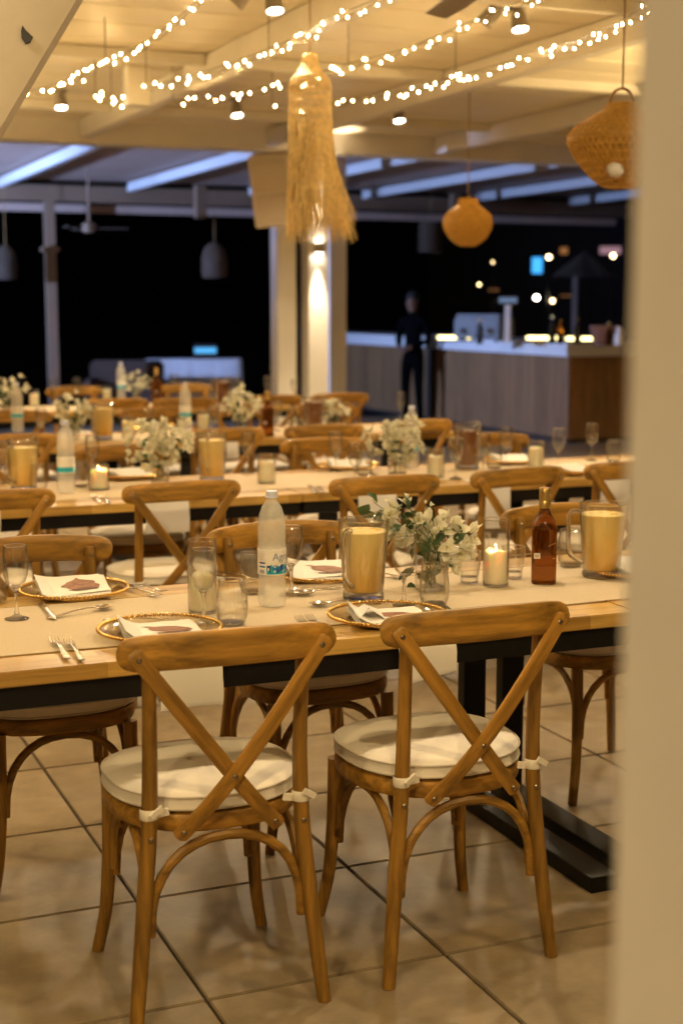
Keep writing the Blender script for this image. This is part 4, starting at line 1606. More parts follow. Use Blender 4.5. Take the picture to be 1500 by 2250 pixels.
def place_set(plate, px, py, rz, label_p, label_n, print_kind=0, tent=False, far=False, seed=0, cardrot=0.0):
    p = atz(px, py, TZ + 0.002)
    pl = place(plate, (p.x, p.y, TZ + 0.0035), rz, label_p, GPL)
    rnd = random.Random(seed)
    nk = thing('folded_napkin', label_n, 'napkin', (p.x, p.y, TZ + 0.0035 + 0.0048), rz + cardrot, 'folded white napkins on the plates')
    if far:
        nk.rotation_euler.x = R(7)
        nk.location.z += 0.0105
    else:
        nk.location.y -= 0.012
    bm = bmesh.new()
    cloth_stack(bm, 0.185, 0.178, 4, 0.001, rnd, 0.05 if not far else 0.02)
    obj('cloth', mesh(bm), 'napkin', nk)
    if tent:
        b3 = bmesh.new()
        P = [(-0.085, -0.05, .012), (-0.06, -.045, .040), (-0.02, -.052, .013), (-0.085, .045, .012), (-.055, .05, .030), (-.015, .05, .013)]
        V = [b3.verts.new(q) for q in P]
        b3.faces.new((V[0], V[1], V[4], V[3]))
        b3.faces.new((V[1], V[2], V[5], V[4]))
        bmesh.ops.subdivide_edges(b3, edges=b3.edges, cuts=3, use_grid_fill=True)
        r = bmesh.ops.extrude_face_region(b3, geom=list(b3.faces))
        bmesh.ops.translate(b3, verts=[v for v in r['geom'] if isinstance(v, bmesh.types.BMVert)], vec=(0, 0, 0.0016))
        obj('fold', mesh(b3), 'napkin', nk)
    if print_kind:
        cdo = thing('menu_card', 'white card with a printed brown fruit ' + label_p.split('plate')[-1].strip(), 'card', (p.x, p.y, TZ + 0.0205), rz + cardrot + R(4), 'printed cards on the napkins')
        if far:
            cdo.rotation_euler.x = R(7)
            cdo.location.z += 0.0105
        else:
            cdo.location.y -= 0.012
        obj('sheet_of_card', box((0.010, -0.006, 0), (0.150, 0.150, 0.0012), (0, R(-2.5), 0)), 'card', cdo)
        if print_kind == 1:
            o2 = [(-.030, .004), (-.022, .012), (-.012, .016), (-.002, .022), (.004, .030), (.010, .021), (.022, .015), (.036, .009), (.040, .003), (.036, -.002), (.044, -.012), (.040, -.022), (.026, -.028), (.004, -.031), (-.014, -.027), (-.026, -.017), (-.031, -.008), (-.040, -.006), (-.040, -.002)]
        else:
            o2 = [(-.045, .022), (-.030, .020), (-.020, .014), (.0, .012), (.02, .006), (.040, -.008), (.046, -.020), (.030, -.026), (.006, -.024), (-.014, -.014), (-.030, -.004), (-.034, .006), (-.030, .014)]
        obj('printed_fruit', sheet([(x * 1.22 + .012, y * 1.9 - .004) for x, y in o2], 0.0, 0.0004), 'print_brown', cdo, loc=(0, 0, 0.0013), rot=(0, R(-2.5), 0))
        o3 = [(x * 1.0 + .014, y * .40 - .050) for x, y in o2]
        obj('printed_shade', sheet(o3, 0.0, 0.0003), 'print_dark', cdo, loc=(0, 0, 0.0017), rot=(0, R(-2.5), 0))
    return pl


place_set(PA, 163, 1307, R(4), 'gold beaded glass plate on the far side, at the left edge', 'folded napkin under the onion-shaped print card, left edge', 1, False, True, 1, R(-8))
place_set(PA, 706, 1270, R(0), 'gold beaded glass plate behind the front water bottle', 'folded napkin right of the front water bottle', 2, False, True, 2, R(-14))
place_set(PA, 352, 1396, R(2), 'gold beaded glass plate before the left front chair', 'folded napkin above the left front chair rail', 2, False, False, 3, R(-10))
place_set(PA, 850, 1364, R(0), 'gold beaded glass plate before the right front chair', 'peaked napkin above the right front chair rail', 2, True, False, 4, R(-14))
place_set(PA, 1395, 1262, R(0), 'gold beaded glass plate behind the wall edge at right', 'folded napkin beside the right juice pitcher', 0, False, True, 5, R(10))
place_set(PS, 285, 1050, 0, 'gold rimmed plate left of the big bouquet', 'napkin left of the big bouquet', 0, False, True, 6, R(10))
place_set(PS, 765, 1030, 0, 'gold rimmed plate left of the smaller bouquet', 'napkin left of the smaller bouquet', 0, False, True, 7, R(-10))
place_set(PS, 1125, 1018, 0, 'gold rimmed plate behind the second table wine glasses', 'napkin behind the second table wine glasses', 0, False, True, 8, R(-10))
place_set(PS, 1258, 1040, 0, 'gold rimmed plate at the right of the second table', 'napkin at the right of the second table', 0, False, True, 9, R(12))
place_set(PS, 340, 944, 0, 'gold rimmed plate on the third table, left', 'napkin on the third table, left', 0, False, True, 10, R(12))
place_set(PS, 690, 964, 0, 'gold rimmed plate on the third table, right', 'napkin on the third table, right', 0, False, True, 11, R(-12))
place_set(PS, 940, 950, 0, 'gold rimmed plate at the right end of the third table', 'napkin at the right end of the third table', 0, False, True, 12, R(0))


# napkins hanging over the near table edges
def hang_napkin(x, y_edge, wd, drop, label, seed, slant=0.0):
    rnd = random.Random(seed)
    bm = bmesh.new()
    prof = [(0.16, 0.002), (0.08, 0.002), (0.015, 0.0022), (0.003, 0.0015), (-0.004, -0.004), (-0.006, -0.02)]
    n0 = 9
    for k in range(1, n0 + 1):
        prof.append((-0.006 - 0.006 * math.sin(k / n0 * 3), -0.02 - (drop - .02) * k / n0))
    g_ = []
    nx = 10
    for i in range(nx + 1):
        row = []
        for q, (yy, zz) in enumerate(prof):
            f = i / nx - .5
            dd = max(0, -zz)
            row.append(bm.verts.new((f * wd + rnd.uniform(-.0006, .0006), yy - 0.006 * math.sin(f * 5 + seed) * min(1, dd * 8) , zz * (1 + slant * f if zz < 0 else 1))))
        g_.append(row)
    fs = []
    for i in range(nx):
        for j in range(len(prof) - 1):
            fs.append(bm.faces.new((g_[i][j], g_[i + 1][j], g_[i + 1][j + 1], g_[i][j + 1])))
    r = bmesh.ops.extrude_face_region(bm, geom=fs)
    bmesh.ops.translate(bm, verts=[v for v in r['geom'] if isinstance(v, bmesh.types.BMVert)], vec=(0, -0.0013, 0.0013))
    o = obj('hanging_napkin', mesh(bm), 'napkin', loc=(x, y_edge, TZ))
    return tag(o, label, 'napkin', 'white napkins hanging over the table edges')


for (pxa, pxb, pyb, ye, lab, sl) in (
        (350, 487, 1553, 3.12, 'white napkin hanging behind the back of the left front chair', 0.0),
        (872, 996, 1492, 3.12, 'white napkin hanging behind the back of the right front chair', -0.25),
        (320, 415, 1170, 5.68, 'white napkin hanging behind the chair left of the front water bottle', 0.0),
        (785, 868, 1150, 5.68, 'white napkin hanging above the green leaf sprigs', 0.0),
        (1050, 1117, 1160, 5.68, 'white napkin hanging above the lit candle jar', 0.0),
        (1315, 1382, 1110, 5.68, 'white napkin hanging above the right juice pitcher', 0.1),
        (497, 523, 1008, 8.12, 'white napkin hanging from the third table', 0.0),
        (-60, 2, 1170, 5.68, 'white napkin hanging at the left edge of the photo', 0.0)):
    A, B = aty(pxa, pyb, ye), aty(pxb, pyb, ye)
    hang_napkin((A.x + B.x) / 2, ye, abs(B.x - A.x), TZ - (A.z + B.z) / 2, lab, int(pxa), sl)


# ------------------------------------------------------------------ cutlery (one piece of steel each), lying along +x, tip at +x
def strip(bm, rows, th=0.0016):
    """rows: (x, half width, z)"""
    sweep(bm, [Vector((x, 0, z)) for x, _, z in rows], [h for _, h, _ in rows], th, n=8, up=(0, 0, 1), ex=0.6)


def make_fork():
    bm = bmesh.new()
    strip(bm, [(-.095, .007, .002), (-.09, .009, .0022), (-.06, .0075, .004), (-.02, .0042, .008), (.02, .0034, .009), (.04, .005, .007), (.05, .0105, .005), (.058, .0125, .004)])
    for k in range(4):
        y = (k - 1.5) * 0.0066
        sweep(bm, [Vector((x, y * f, z)) for x, f, z in ((.054, 1, .0042), (.07, 1, .004), (.085, 1, .006), (.100, .95, .0105))], [.0019, .0018, .0016, .0009], 0.0012, n=6)
    return mesh(bm)


def make_spoon():
    bm = bmesh.new()
    strip(bm, [(-.095, .007, .002), (-.09, .009, .0022), (-.06, .0075, .004), (-.02, .0042, .009), (.02, .0034, .011), (.044, .0042, .009), (.052, .006, .0075)])
    n, mring = 20, 5
    prev = None
    c = Vector((.074, 0, .0025))
    rings = []
    for q in range(mring + 1):
        f = q / mring
        ring = []
        for k in range(n):
            a = 2 * PI * k / n
            ring.append(bm.verts.new((c.x + .028 * f * math.cos(a), .0185 * f * math.sin(a) * (1 - .12 * math.cos(a)), .0022 + .0075 * f ** 2)) if f > 0 else None)
        rings.append(ring)
    cc = bm.verts.new((c.x, 0, .0022))
    fs = []
    for k in range(n):
        fs.append(bm.faces.new((cc, rings[1][k], rings[1][(k + 1) % n])))
    for q in range(1, mring):
        for k in range(n):
            fs.append(bm.faces.new((rings[q][k], rings[q + 1][k], rings[q + 1][(k + 1) % n], rings[q][(k + 1) % n])))
    r = bmesh.ops.extrude_face_region(bm, geom=fs)
    bmesh.ops.translate(bm, verts=[v for v in r['geom'] if isinstance(v, bmesh.types.BMVert)], vec=(0, 0, -0.0012))
    return mesh(bm)


def make_knife():
    bm = bmesh.new()
    strip(bm, [(-.11, .006, .003), (-.105, .008, .003), (-.04, .0065, .0035), (-.01, .006, .0035), (0, .0075, .003), (.03, .009, .003), (.07, .0085, .003), (.098, .005, .003), (.108, .001, .003)], 0.0013)
    return mesh(bm)


CUT = {'fork': make_fork(), 'spoon': make_spoon(), 'knife': make_knife()}
for v in CUT.values():
    v.materials.append(MATS['steel'])


def cutlery(kind, a, b, label):
    """handle end at pixel a, tip at pixel b"""
    A, B = atz(*a, RZ), atz(*b, RZ)
    m = (A + B) / 2
    o = obj(kind, CUT[kind], None, None, (m.x, m.y, RZ + 0.0012), (0, 0, math.atan2(B.y - A.y, B.x - A.x)))
    return tag(o, label, kind, 'steel cutlery on the tables')


cutlery('fork', (155, 1458), (113, 1402), 'left fork of the pair lying at the front left table edge')
cutlery('fork', (188, 1462), (143, 1405), 'right fork of the pair lying at the front left table edge')
cutlery('spoon', (97, 1362), (252, 1336), 'spoon lying in front of the far left plate')
cutlery('knife', (92, 1330), (120, 1362), 'thin knife crossing the handle of the spoon at left')
cutlery('fork', (278, 1292), (345, 1314), 'front fork right of the far left plate')
cutlery('fork', (290, 1286), (352, 1304), 'rear fork right of the far left plate')
cutlery('spoon', (400, 1364), (232, 1371), 'spoon peeping out above the near left plate')
cutlery('fork', (480, 1268), (545, 1284), 'front fork lying left of the front water bottle')
cutlery('fork', (492, 1262), (556, 1276), 'rear fork lying left of the front water bottle')
cutlery('fork', (722, 1412), (640, 1352), 'left fork tines showing above the left front chair rail')
cutlery('fork', (745, 1408), (664, 1350), 'right fork tines showing above the left front chair rail')
cutlery('spoon', (830, 1326), (690, 1333), 'spoon tip showing left of the near right plate')
cutlery('spoon', (762, 1298), (682, 1307), 'spoon left of the front juice pitcher')
cutlery('knife', (770, 1292), (668, 1296), 'knife left of the front juice pitcher')
cutlery('fork', (800, 1262), (868, 1270), 'fork right of the front juice pitcher')
cutlery('knife', (1190, 1218), (1128, 1222), 'knife behind the whisky bottle')
cutlery('spoon', (1330, 1248), (1392, 1238), 'spoon right of the juice pitcher by the wall')
cutlery('fork', (1010, 1362), (965, 1330), 'fork right of the near right plate')
for i, (x, y) in enumerate(((215, 1098), (235, 1100), (690, 1076), (708, 1078), (430, 1092), (1085, 1058))):
    cutlery('fork', (x + 8, y + 9), (x - 12, y - 8), ('left fork near the burning candle', 'right fork near the burning candle', 'left fork at the second table seam', 'right fork at the second table seam',
                                                       'fork below the big bouquet', 'fork below the iced tea pitcher')[i])

# ------------------------------------------------------------------ flowers
def bract(L, W, cup, curl):
    g_ = []
    for i in range(6):
        u = i / 5
        wd = W * (math.sin(PI * min(1, u * .92 + .06)) ** 0.75) * (1 - .25 * u)
        row = []
        for j in (-1, -.5, 0, .5, 1):
            row.append(Vector((L * u * math.cos(curl * u), wd * j, L * u * math.sin(curl * u) + cup * wd * j * j + .0015 * math.sin(u * 9 + j * 3))))
        g_.append(row)
    return g_


def blossom_mesh(seed):
    rr = random.Random(seed)
    bm = bmesh.new()
    nb = rr.choice((3, 3, 4))
    for k in range(nb):
        g_ = bract(rr.uniform(.027, .034), rr.uniform(.0115, .0155), rr.uniform(.25, .6), rr.uniform(-.3, .5))
        tilt = R(rr.uniform(28, 62))
        M = Matrix.Rotation(2 * PI * k / nb + rr.uniform(-.3, .3), 4, 'Z') @ Matrix.Rotation(-tilt, 4, 'Y')
        V = [[bm.verts.new(M @ v) for v in row] for row in g_]
        for i in range(5):
            for j in range(4):
                bm.faces.new((V[i][j], V[i + 1][j], V[i + 1][j + 1], V[i][j + 1]))
    nf = len(bm.faces)
    for k in range(2):
        a = rr.uniform(0, 6)
        sweep(bm, [Vector((0, 0, 0)), Vector((.003 * math.cos(a), .003 * math.sin(a), .017))], [.001, .0018], n=5)
    me = mesh(bm, ang=60)
    me.materials.append(MATS['petal'])
    me.materials.append(MATS['stamen'])
    for i, p in enumerate(me.polygons):
        if i >= nf:
            p.material_index = 1
    return me


def leaf_mesh(seed):
    rr = random.Random(seed)
    bm = bmesh.new()
    g_ = bract(rr.uniform(.036, .046), rr.uniform(.0105, .014), .35, -.45)
    V = [[bm.verts.new(v) for v in row] for row in g_]
    for i in range(5):
        for j in range(4):
            bm.faces.new((V[i][j], V[i + 1][j], V[i + 1][j + 1], V[i][j + 1]))
    me = mesh(bm, ang=60)
    me.materials.append(MATS['leaf'])
    return me


BL = [blossom_mesh(i) for i in range(6)]
LF = [leaf_mesh(i + 50) for i in range(4)]


def vase(t, w_=0.036, h=0.10):
    def sq(r, z, a):
        c_, s_ = abs(math.cos(a)), abs(math.sin(a))
        return r * (c_ ** 8 + s_ ** 8) ** (-1 / 8), z
    obj('vase', lat([(w_ - .002, 0.0), (w_, 0.002), (w_, h), (w_ - .002, h), (w_ - .002, 0.012), (0, 0.012)], 40, fn=sq), 'glass', t)
    obj('vase_base', lat([(0, 0.0006), (w_ - .0035, 0.0006), (w_ - .0025, 0.003), (w_ - .003, 0.0112), (0, 0.0114)], 40, fn=sq), 'solid_glass', t)


def dirrot(d, rr):
    q = Vector(d).to_track_quat('Z', 'Y')
    return (q @ Euler((0, 0, rr.uniform(0, 6.28))).to_quaternion()).to_euler()


# the front bouquet follows the sprigs seen in the photo
fb0 = atz(945, 1296, RZ)
ft_ = thing('bougainvillea_bouquet', 'white bougainvillea with green leaves in a square glass vase, front table', 'flowers', tuple(fb0), 0, 'white flower bouquets on the tables')
vase(ft_)
rr = random.Random(21)
DEP = proj(fb0)[2]


def cr(x, y):
    return 780 + x / 4.412, 1060 + y / 4.412


ctr = atd(955, 1215, DEP) - fb0
bl_pts = [(620, 380), (560, 480), (650, 500), (690, 570), (480, 520), (640, 440), (790, 430), (880, 360), (930, 400), (960, 470), (850, 480), (1000, 480), (1110, 480), (1110, 560), (1060, 650), (1000, 690), (800, 640), (870, 670), (760, 600), (910, 790), (940, 830), (340, 330), (400, 290), (290, 350), (370, 400), (350, 510), (340, 540), (360, 450), (500, 210), (490, 600), (530, 620), (700, 380), (720, 460), (930, 590), (1040, 600), (830, 740), (1070, 700), (600, 440), (770, 500), (560, 560), (880, 620)]
tips = []
for i, (x, y) in enumerate(bl_pts):
    dp = rr.uniform(-.065, .055)
    if x < 420 or y < 260:
        dp = rr.uniform(-.02, .05)
    p = atd(*cr(x, y), DEP + dp) - fb0
    d = (p - ctr).normalized() * 0.6 - FW * rr.uniform(.2, .8) + Vector((rr.uniform(-.4, .4), rr.uniform(-.4, .4), rr.uniform(-.1, .5)))
    obj('blossom', BL[i % 6], None, ft_, tuple(p), dirrot(d, rr), rr.uniform(1.05, 1.35))
    tips.append(p)
for i, (x, y) in enumerate([(680, 205), (730, 230), (320, 190), (490, 145), (180, 190), (170, 330), (330, 220)]):
    p = atd(*cr(x, y), DEP + rr.uniform(0, .05)) - fb0
    obj('bud', BL[(i + 2) % 6], None, ft_, tuple(p), dirrot(Vector((rr.uniform(-.5, .5), -.5, 1)), rr), rr.uniform(.35, .5))
    tips.append(p)
for i, (x, y) in enumerate([(245, 190), (175, 240), (230, 310), (340, 295), (440, 440), (400, 470), (480, 420), (570, 385), (600, 320), (690, 310), (880, 470), (880, 560), (930, 550), (980, 580), (1060, 530), (1040, 500), (720, 400), (580, 870), (600, 830), (560, 970), (470, 240), (450, 330), (650, 600), (700, 620), (540, 260), (620, 640), (760, 660), (690, 680), (520, 480), (830, 540), (640, 760), (700, 860), (780, 900), (640, 930), (820, 820)]):
    p = atd(*cr(x, y), DEP + rr.uniform(-.05, .05)) - fb0
    d = Vector((rr.uniform(-1, 1), rr.uniform(-1, .2), rr.uniform(-.2, 1)))
    obj('leaf', LF[i % 4], None, ft_, tuple(p - Vector((.01, 0, 0))), dirrot(d, rr), rr.uniform(.95, 1.35))
stb = bmesh.new()
for i, p in enumerate(tips):
    if i % 2 == 0 or i > 38:
        a = rr.uniform(0, 6.28)
        b0 = Vector((.018 * math.cos(a), .018 * math.sin(a), .016))
        b1 = Vector((.024 * math.cos(a + 2), .024 * math.sin(a + 2), .10))
        sweep(stb, spline([b0, b1, b1.lerp(p, .5) + Vector((0, 0, .015)), p], 4), 0.0012, n=4)
obj('stems', mesh(stb), 'stem_green', ft_)


def bouquet(px, py, label, wd, ht, n, nl, seed, single=True):
    p0 = atz(px, py, RZ)
    t = thing('white_bouquet', label, 'flowers', tuple(p0), 0, 'white flower bouquets on the tables')
    vase(t, 0.036, 0.09)
    rr = random.Random(seed)
    cz = 0.085 + ht * .45
    for i in range(n):
        while True:
            v = Vector((rr.uniform(-1, 1), rr.uniform(-1, 1), rr.uniform(-1, 1)))
            if .35 < v.length < 1.0:
                break
        v *= (1 + .18 * math.sin(v.x * 5 + seed) + .1 * rr.random())
        p = Vector((v.x * wd / 2, v.y * wd / 2 * .8, cz + v.z * ht / 2))
        obj('blossom', BL[i % 6], None, t, tuple(p), dirrot(v + Vector((0, 0, .3)), rr), rr.uniform(.95, 1.3))
    for i in range(nl):
        a = rr.uniform(0, 6.28)
        v = Vector((math.cos(a), math.sin(a), rr.uniform(-.9, .5)))
        p = Vector((v.x * wd * .42, v.y * wd * .36, cz + v.z * ht * .5))
        obj('leaf', LF[i % 4], None, t, tuple(p), dirrot(v, rr), rr.uniform(.8, 1.2))
    sb = bmesh.new()
    for k in range(9):
        a = rr.uniform(0, 6.28)
        sweep(sb, spline([(.018 * math.cos(a), .018 * math.sin(a), .015), (.02 * math.cos(a + 1), .02 * math.sin(a + 1), .09), (wd * .3 * math.cos(a), wd * .3 * math.sin(a), cz)], 3), 0.0016, n=4)
    obj('stems', mesh(sb), 'stem_green', t)
    return t


bouquet(352, 1062, 'big loose white bouquet on the left of the second table', 0.27, 0.20, 100, 14, 5)
bouquet(872, 1045, 'smaller white bouquet in front of a water bottle, second table', 0.25, 0.18, 90, 8, 6)
bouquet(160, 965, 'white bouquet left of the juice on the third table', 0.22, 0.18, 55, 14, 7)
bouquet(530, 948, 'white bouquet left of the spirit bottle on the third table', 0.23, 0.17, 65, 5, 8)
bouquet(300, 882, 'white bouquet beside the water bottle on the last table', 0.26, 0.17, 36, 10, 9)
bouquet(14, 900, 'white bouquet at the left edge on the last table', 0.27, 0.19, 36, 8, 10)
bouquet(735, 945, 'low white bouquet at the right end of the third table', 0.20, 0.10, 26, 5, 12)

# ------------------------------------------------------------------ bar counter
bar = thing('bar_counter', 'long bar with a pale slab top and vertical plank front', 'bar', (8.72, 14.05, 0))


def brp(name, bm, mat):
    o = obj(name, bm, mat)
    o.parent = bar
    o.matrix_parent_inverse = Matrix.Translation((-8.72, -14.05, 0))
    return o


BX0, BY0 = 8.72, 14.05
brp('carcass', box((BX0 + .43, BY0 + 4.0, .47), (.78, 7.9, .94)), 'bar_core')
brp('carcass', box((BX0 + 2.0, BY0 + .43, .47), (2.4, .78, .94)), 'bar_core')
plm = mesh(box((0, 0, 0), (0.026, 0.146, 0.93), bev=0.004), 'bar_plank')
plm.materials.append(MATS['bar_plank'])
for k in range(53):
    o = obj('plank', plm, None, None, (BX0 + .022, BY0 + .085 + k * .149, .515))
    o.parent = bar
    o.matrix_parent_inverse = Matrix.Translation((-8.72, -14.05, 0))
for k in range(19):
    o = obj('plank', plm, None, None, (BX0 + .12 + k * .149, BY0 + .022, .515), (0, 0, PI / 2))
    o.parent = bar
    o.matrix_parent_inverse = Matrix.Translation((-8.72, -14.05, 0))
brp('slab', box((BX0 + .44, BY0 + 1.62, 1.055), (1.02, 3.36, .15), bev=.006), 'bar_top')
brp('slab', box((BX0 + .44, BY0 + 5.75, 1.055), (1.02, 4.50, .15), bev=.006), 'bar_top')
brp('slab', box((BX0 + 2.2, BY0 + .40, 1.053), (2.45, 1.0, .148), bev=.006), 'bar_top')
brp('divider_post', box((BX0 + .0, BY0 + 3.4, .565), (.12, .14, 1.10), bev=.006), 'bar_core')
ZB = 1.131


def on_bar(px, py):
    return atz(px, py, ZB)


# glowing service lights, till and machine
for (x0_, x1_, py, lab) in ((958, 1036, 750, 'long glowing warm light strip at the left on the bar'),
                            (1153, 1226, 751, 'short glowing warm light strip in the middle of the bar'),
                            (1240, 1306, 753, 'glowing warm light strip nearest the bar corner')):
    A, B = on_bar(x0_, py), on_bar(x1_, py)
    d = B - A
    m = (A + B) / 2
    t = thing('bar_light', lab, 'light strip', (m.x, m.y, ZB), math.atan2(d.y, d.x), 'glowing strips on the bar')
    obj('housing', box((0, 0, .012), (d.length, .05, .024), bev=.004), 'machine', t)
    obj('diffuser', box((0, 0, .045), (d.length * .94, .035, .04), bev=.008), 'led_strip', t)
p = on_bar(1114, 752)
t = thing('till_stand', 'slim pale till post with a small screen on top, standing on the bar', 'till', (p.x, p.y, ZB), R(-30))
obj('post', box((0, 0, .22), (.07, .05, .44), bev=.008), 'bar_top', t)
obj('foot', box((0, 0, .008), (.2, .16, .014), bev=.004), 'bar_top', t)
sn = obj('screen', box((0, -.03, .47), (.24, .03, .10), (R(-12), 0, 0), bev=.006), 'black_plastic', t)
obj('display', box((0, -.048, .472), (.20, .004, .06), (R(-12), 0, 0)), 'till_display', sn)
p = on_bar(1060, 752)
t = thing('espresso_machine', 'metal espresso machine on the bar left of the till', 'coffee machine', (p.x + .15, p.y + .25, ZB), R(-60))
obj('body', box((0, 0, .16), (.62, .34, .24), bev=.02), 'machine', t)
obj('cup_rail', box((0, 0, .30), (.58, .30, .03), bev=.008), 'machine', t)
for k in (-.18, .18):
    obj('group_head', lat([(0, 0), (.03, 0), (.03, .05), (0, .05)], 14), 'machine', t, (k, -.2, .1))
for k in (-1, 1):
    obj('foot', box((k * .25, 0, .02), (.06, .28, .04)), 'black_plastic', t)
p = on_bar(1325, 758)
t = thing('wicker_basket', 'dark wicker basket on the bar near the wall', 'basket', (p.x, p.y, ZB))
obj('basket', weave([(.09, .0), (.10, .02), (.13, .12), (.145, .2)], 34, .006, .5), 'wicker_basket', t)
obj('lining', lat([(0, .004), (.088, .004), (.126, .12), (.14, .2)], 24), 'wicker_basket', t)
p = on_bar(1350, 758)
t = thing('jug', 'small pale jug beside the wicker basket on the bar', 'jug', (p.x - .05, p.y - .15, ZB))
obj('body', lat([(0, 0), (.04, 0), (.055, .03), (.05, .1), (.03, .15), (.036, .19), (0, .188)], 20), 'napkin', t)
obj('handle', tube([(.03, 0, .16), (.075, 0, .14), (.07, 0, .08), (.048, 0, .06)], .007), 'napkin', t)

for i, (px, py, hh_, mt_, lab) in enumerate(((1172, 756, .30, 'black_plastic', 'tall dark bottle on the bar right of the till'), (1190, 757, .26, 'whisky', 'amber bottle on the bar above the middle light strip'),
                                             (1228, 757, .28, 'black_plastic', 'dark bottle on the bar between two light strips'), (1296, 760, .24, 'whisky', 'amber bottle on the bar by the basket'),
                                             (1010, 757, .27, 'black_plastic', 'dark bottle on the bar left of the coffee machine'))):
    p = on_bar(px, py)
    t = thing('bar_bottle', lab, 'bottle', (p.x + .3, p.y + .12, ZB), 0, 'bottles on the bar')
    obj('body', lat([(0, 0), (.034, 0), (.037, .006), (.037, hh_ * .58), (.03, hh_ * .68), (.014, hh_ * .78), (.013, hh_ * .93), (0, hh_ * .93)], 20), mt_, t)
    obj('cap', lat([(.0145, hh_ * .90), (.0145, hh_), (0, hh_)], 16), 'gold_foil', t)

# ------------------------------------------------------------------ linen table with laptop
p = (atz(335, 790, .76) + atz(545, 790, .76)) / 2
dt = thing('linen_table', 'table draped in pale linen glowing violet in the dark beyond the columns', 'table', (p.x, p.y + .3, 0), R(-18))
lb_ = bmesh.new()
N = 96
W2, D2 = .70, .32
ringz = [.765, .75, .55, .35, .15, .015]
rings = []
for q, z in enumerate(ringz):
    ring = []
    for k in range(N):
        a = 2 * PI * k / N
        e = 10
        c_, s_ = math.cos(a), math.sin(a)
        rr_ = (abs(c_) ** e + abs(s_) ** e) ** (-1 / e)
        f = (q / 5)
        wv = .018 * f * math.sin(a * 17) + .012 * f * math.sin(a * 29 + 1)
        ring.append(lb_.verts.new(((W2 * (1 + .03 * f) + wv) * rr_ * c_, (D2 * (1 + .06 * f) + wv) * rr_ * s_, z)))
    rings.append(ring)
lb_.faces.new(rings[0])
for a, b in zip(rings, rings[1:]):
    for k in range(N):
        lb_.faces.new((a[k], a[(k + 1) % N], b[(k + 1) % N], b[k]))
obj('linen', mesh(lb_, ang=50), 'table_linen', dt)
for sx in (-1, 1):
    for sy2 in (-1, 1):
        obj('leg', box((sx * .6, sy2 * .24, .37), (.04, .04, .74)), 'black_plastic', dt)
pl_ = atz(463, 789, .77)
lt = thing('laptop', 'open laptop with a glowing blue screen on the linen table', 'laptop', (pl_.x, pl_.y + .25, .767), R(-18))
obj('keyboard', box((0, 0, .01), (.34, .23, .018), bev=.004), 'black_plastic', lt)
ld = obj('lid', box((0, .12, .115), (.34, .012, .21), (R(-14), 0, 0), bev=.004), 'black_plastic', lt)
obj('display', box((0, .110, .118), (.32, .004, .085), (R(-14), 0, 0)), 'screen_blue', ld)
# lounge seat in the dark
p = atd(275, 830, 19.6)
so = thing('lounge_sofa', 'dark brown lounge sofa barely visible left of the linen table', 'sofa', (p.x, p.y, 0), R(-20))
obj('base', box((0, 0, .22), (1.0, .7, .3), bev=.03), 'sofa', so)
obj('backrest', box((0, .3, .55), (1.0, .16, .5), (R(-8), 0, 0), bev=.04), 'sofa', so)
for s in (-1, 1):
    obj('armrest', box((s * .46, 0, .45), (.12, .68, .26), bev=.03), 'sofa', so)
    obj('leg', box((s * .42, 0, .04), (.06, .5, .08)), 'sofa', so)
    obj('seat_cushion', box((s * .2, -.03, .41), (.39, .6, .1), bev=.03), 'sofa', so)

# ------------------------------------------------------------------ the person by the bar
pb = atz(905, 918, 0)
pb = Vector((8.36, 17.2, 0))
pb.x = aty(906, 800, 17.2).x - 0.0
per = thing('person', 'person in dark clothes standing with hands joined in front of the bar', 'person', tuple(pb), R(-60))
sk = bpy.data.meshes.new('sk')
J = {  # x right, y back, z up ; faces -y
    'pel': (0, 0, .92, .125, .095), 'spn': (0, .01, 1.08, .12, .088), 'chs': (0, .0, 1.26, .145, .10), 'nk0': (0, .01, 1.42, .065, .06), 'nk1': (0, 0, 1.47, .05, .052),
    'hd0': (0, -.015, 1.53, .066, .078), 'hd1': (0, -.012, 1.60, .074, .088), 'hd2': (0, -.004, 1.67, .060, .075),
    'nose': (0, -.098, 1.575, .012, .012)}
verts, edges, rad, idx = [], [], [], {}


def jv(n, x, y, z, a, b):
    idx[n] = len(verts)
    verts.append((x, y, z))
    rad.append((a, b))


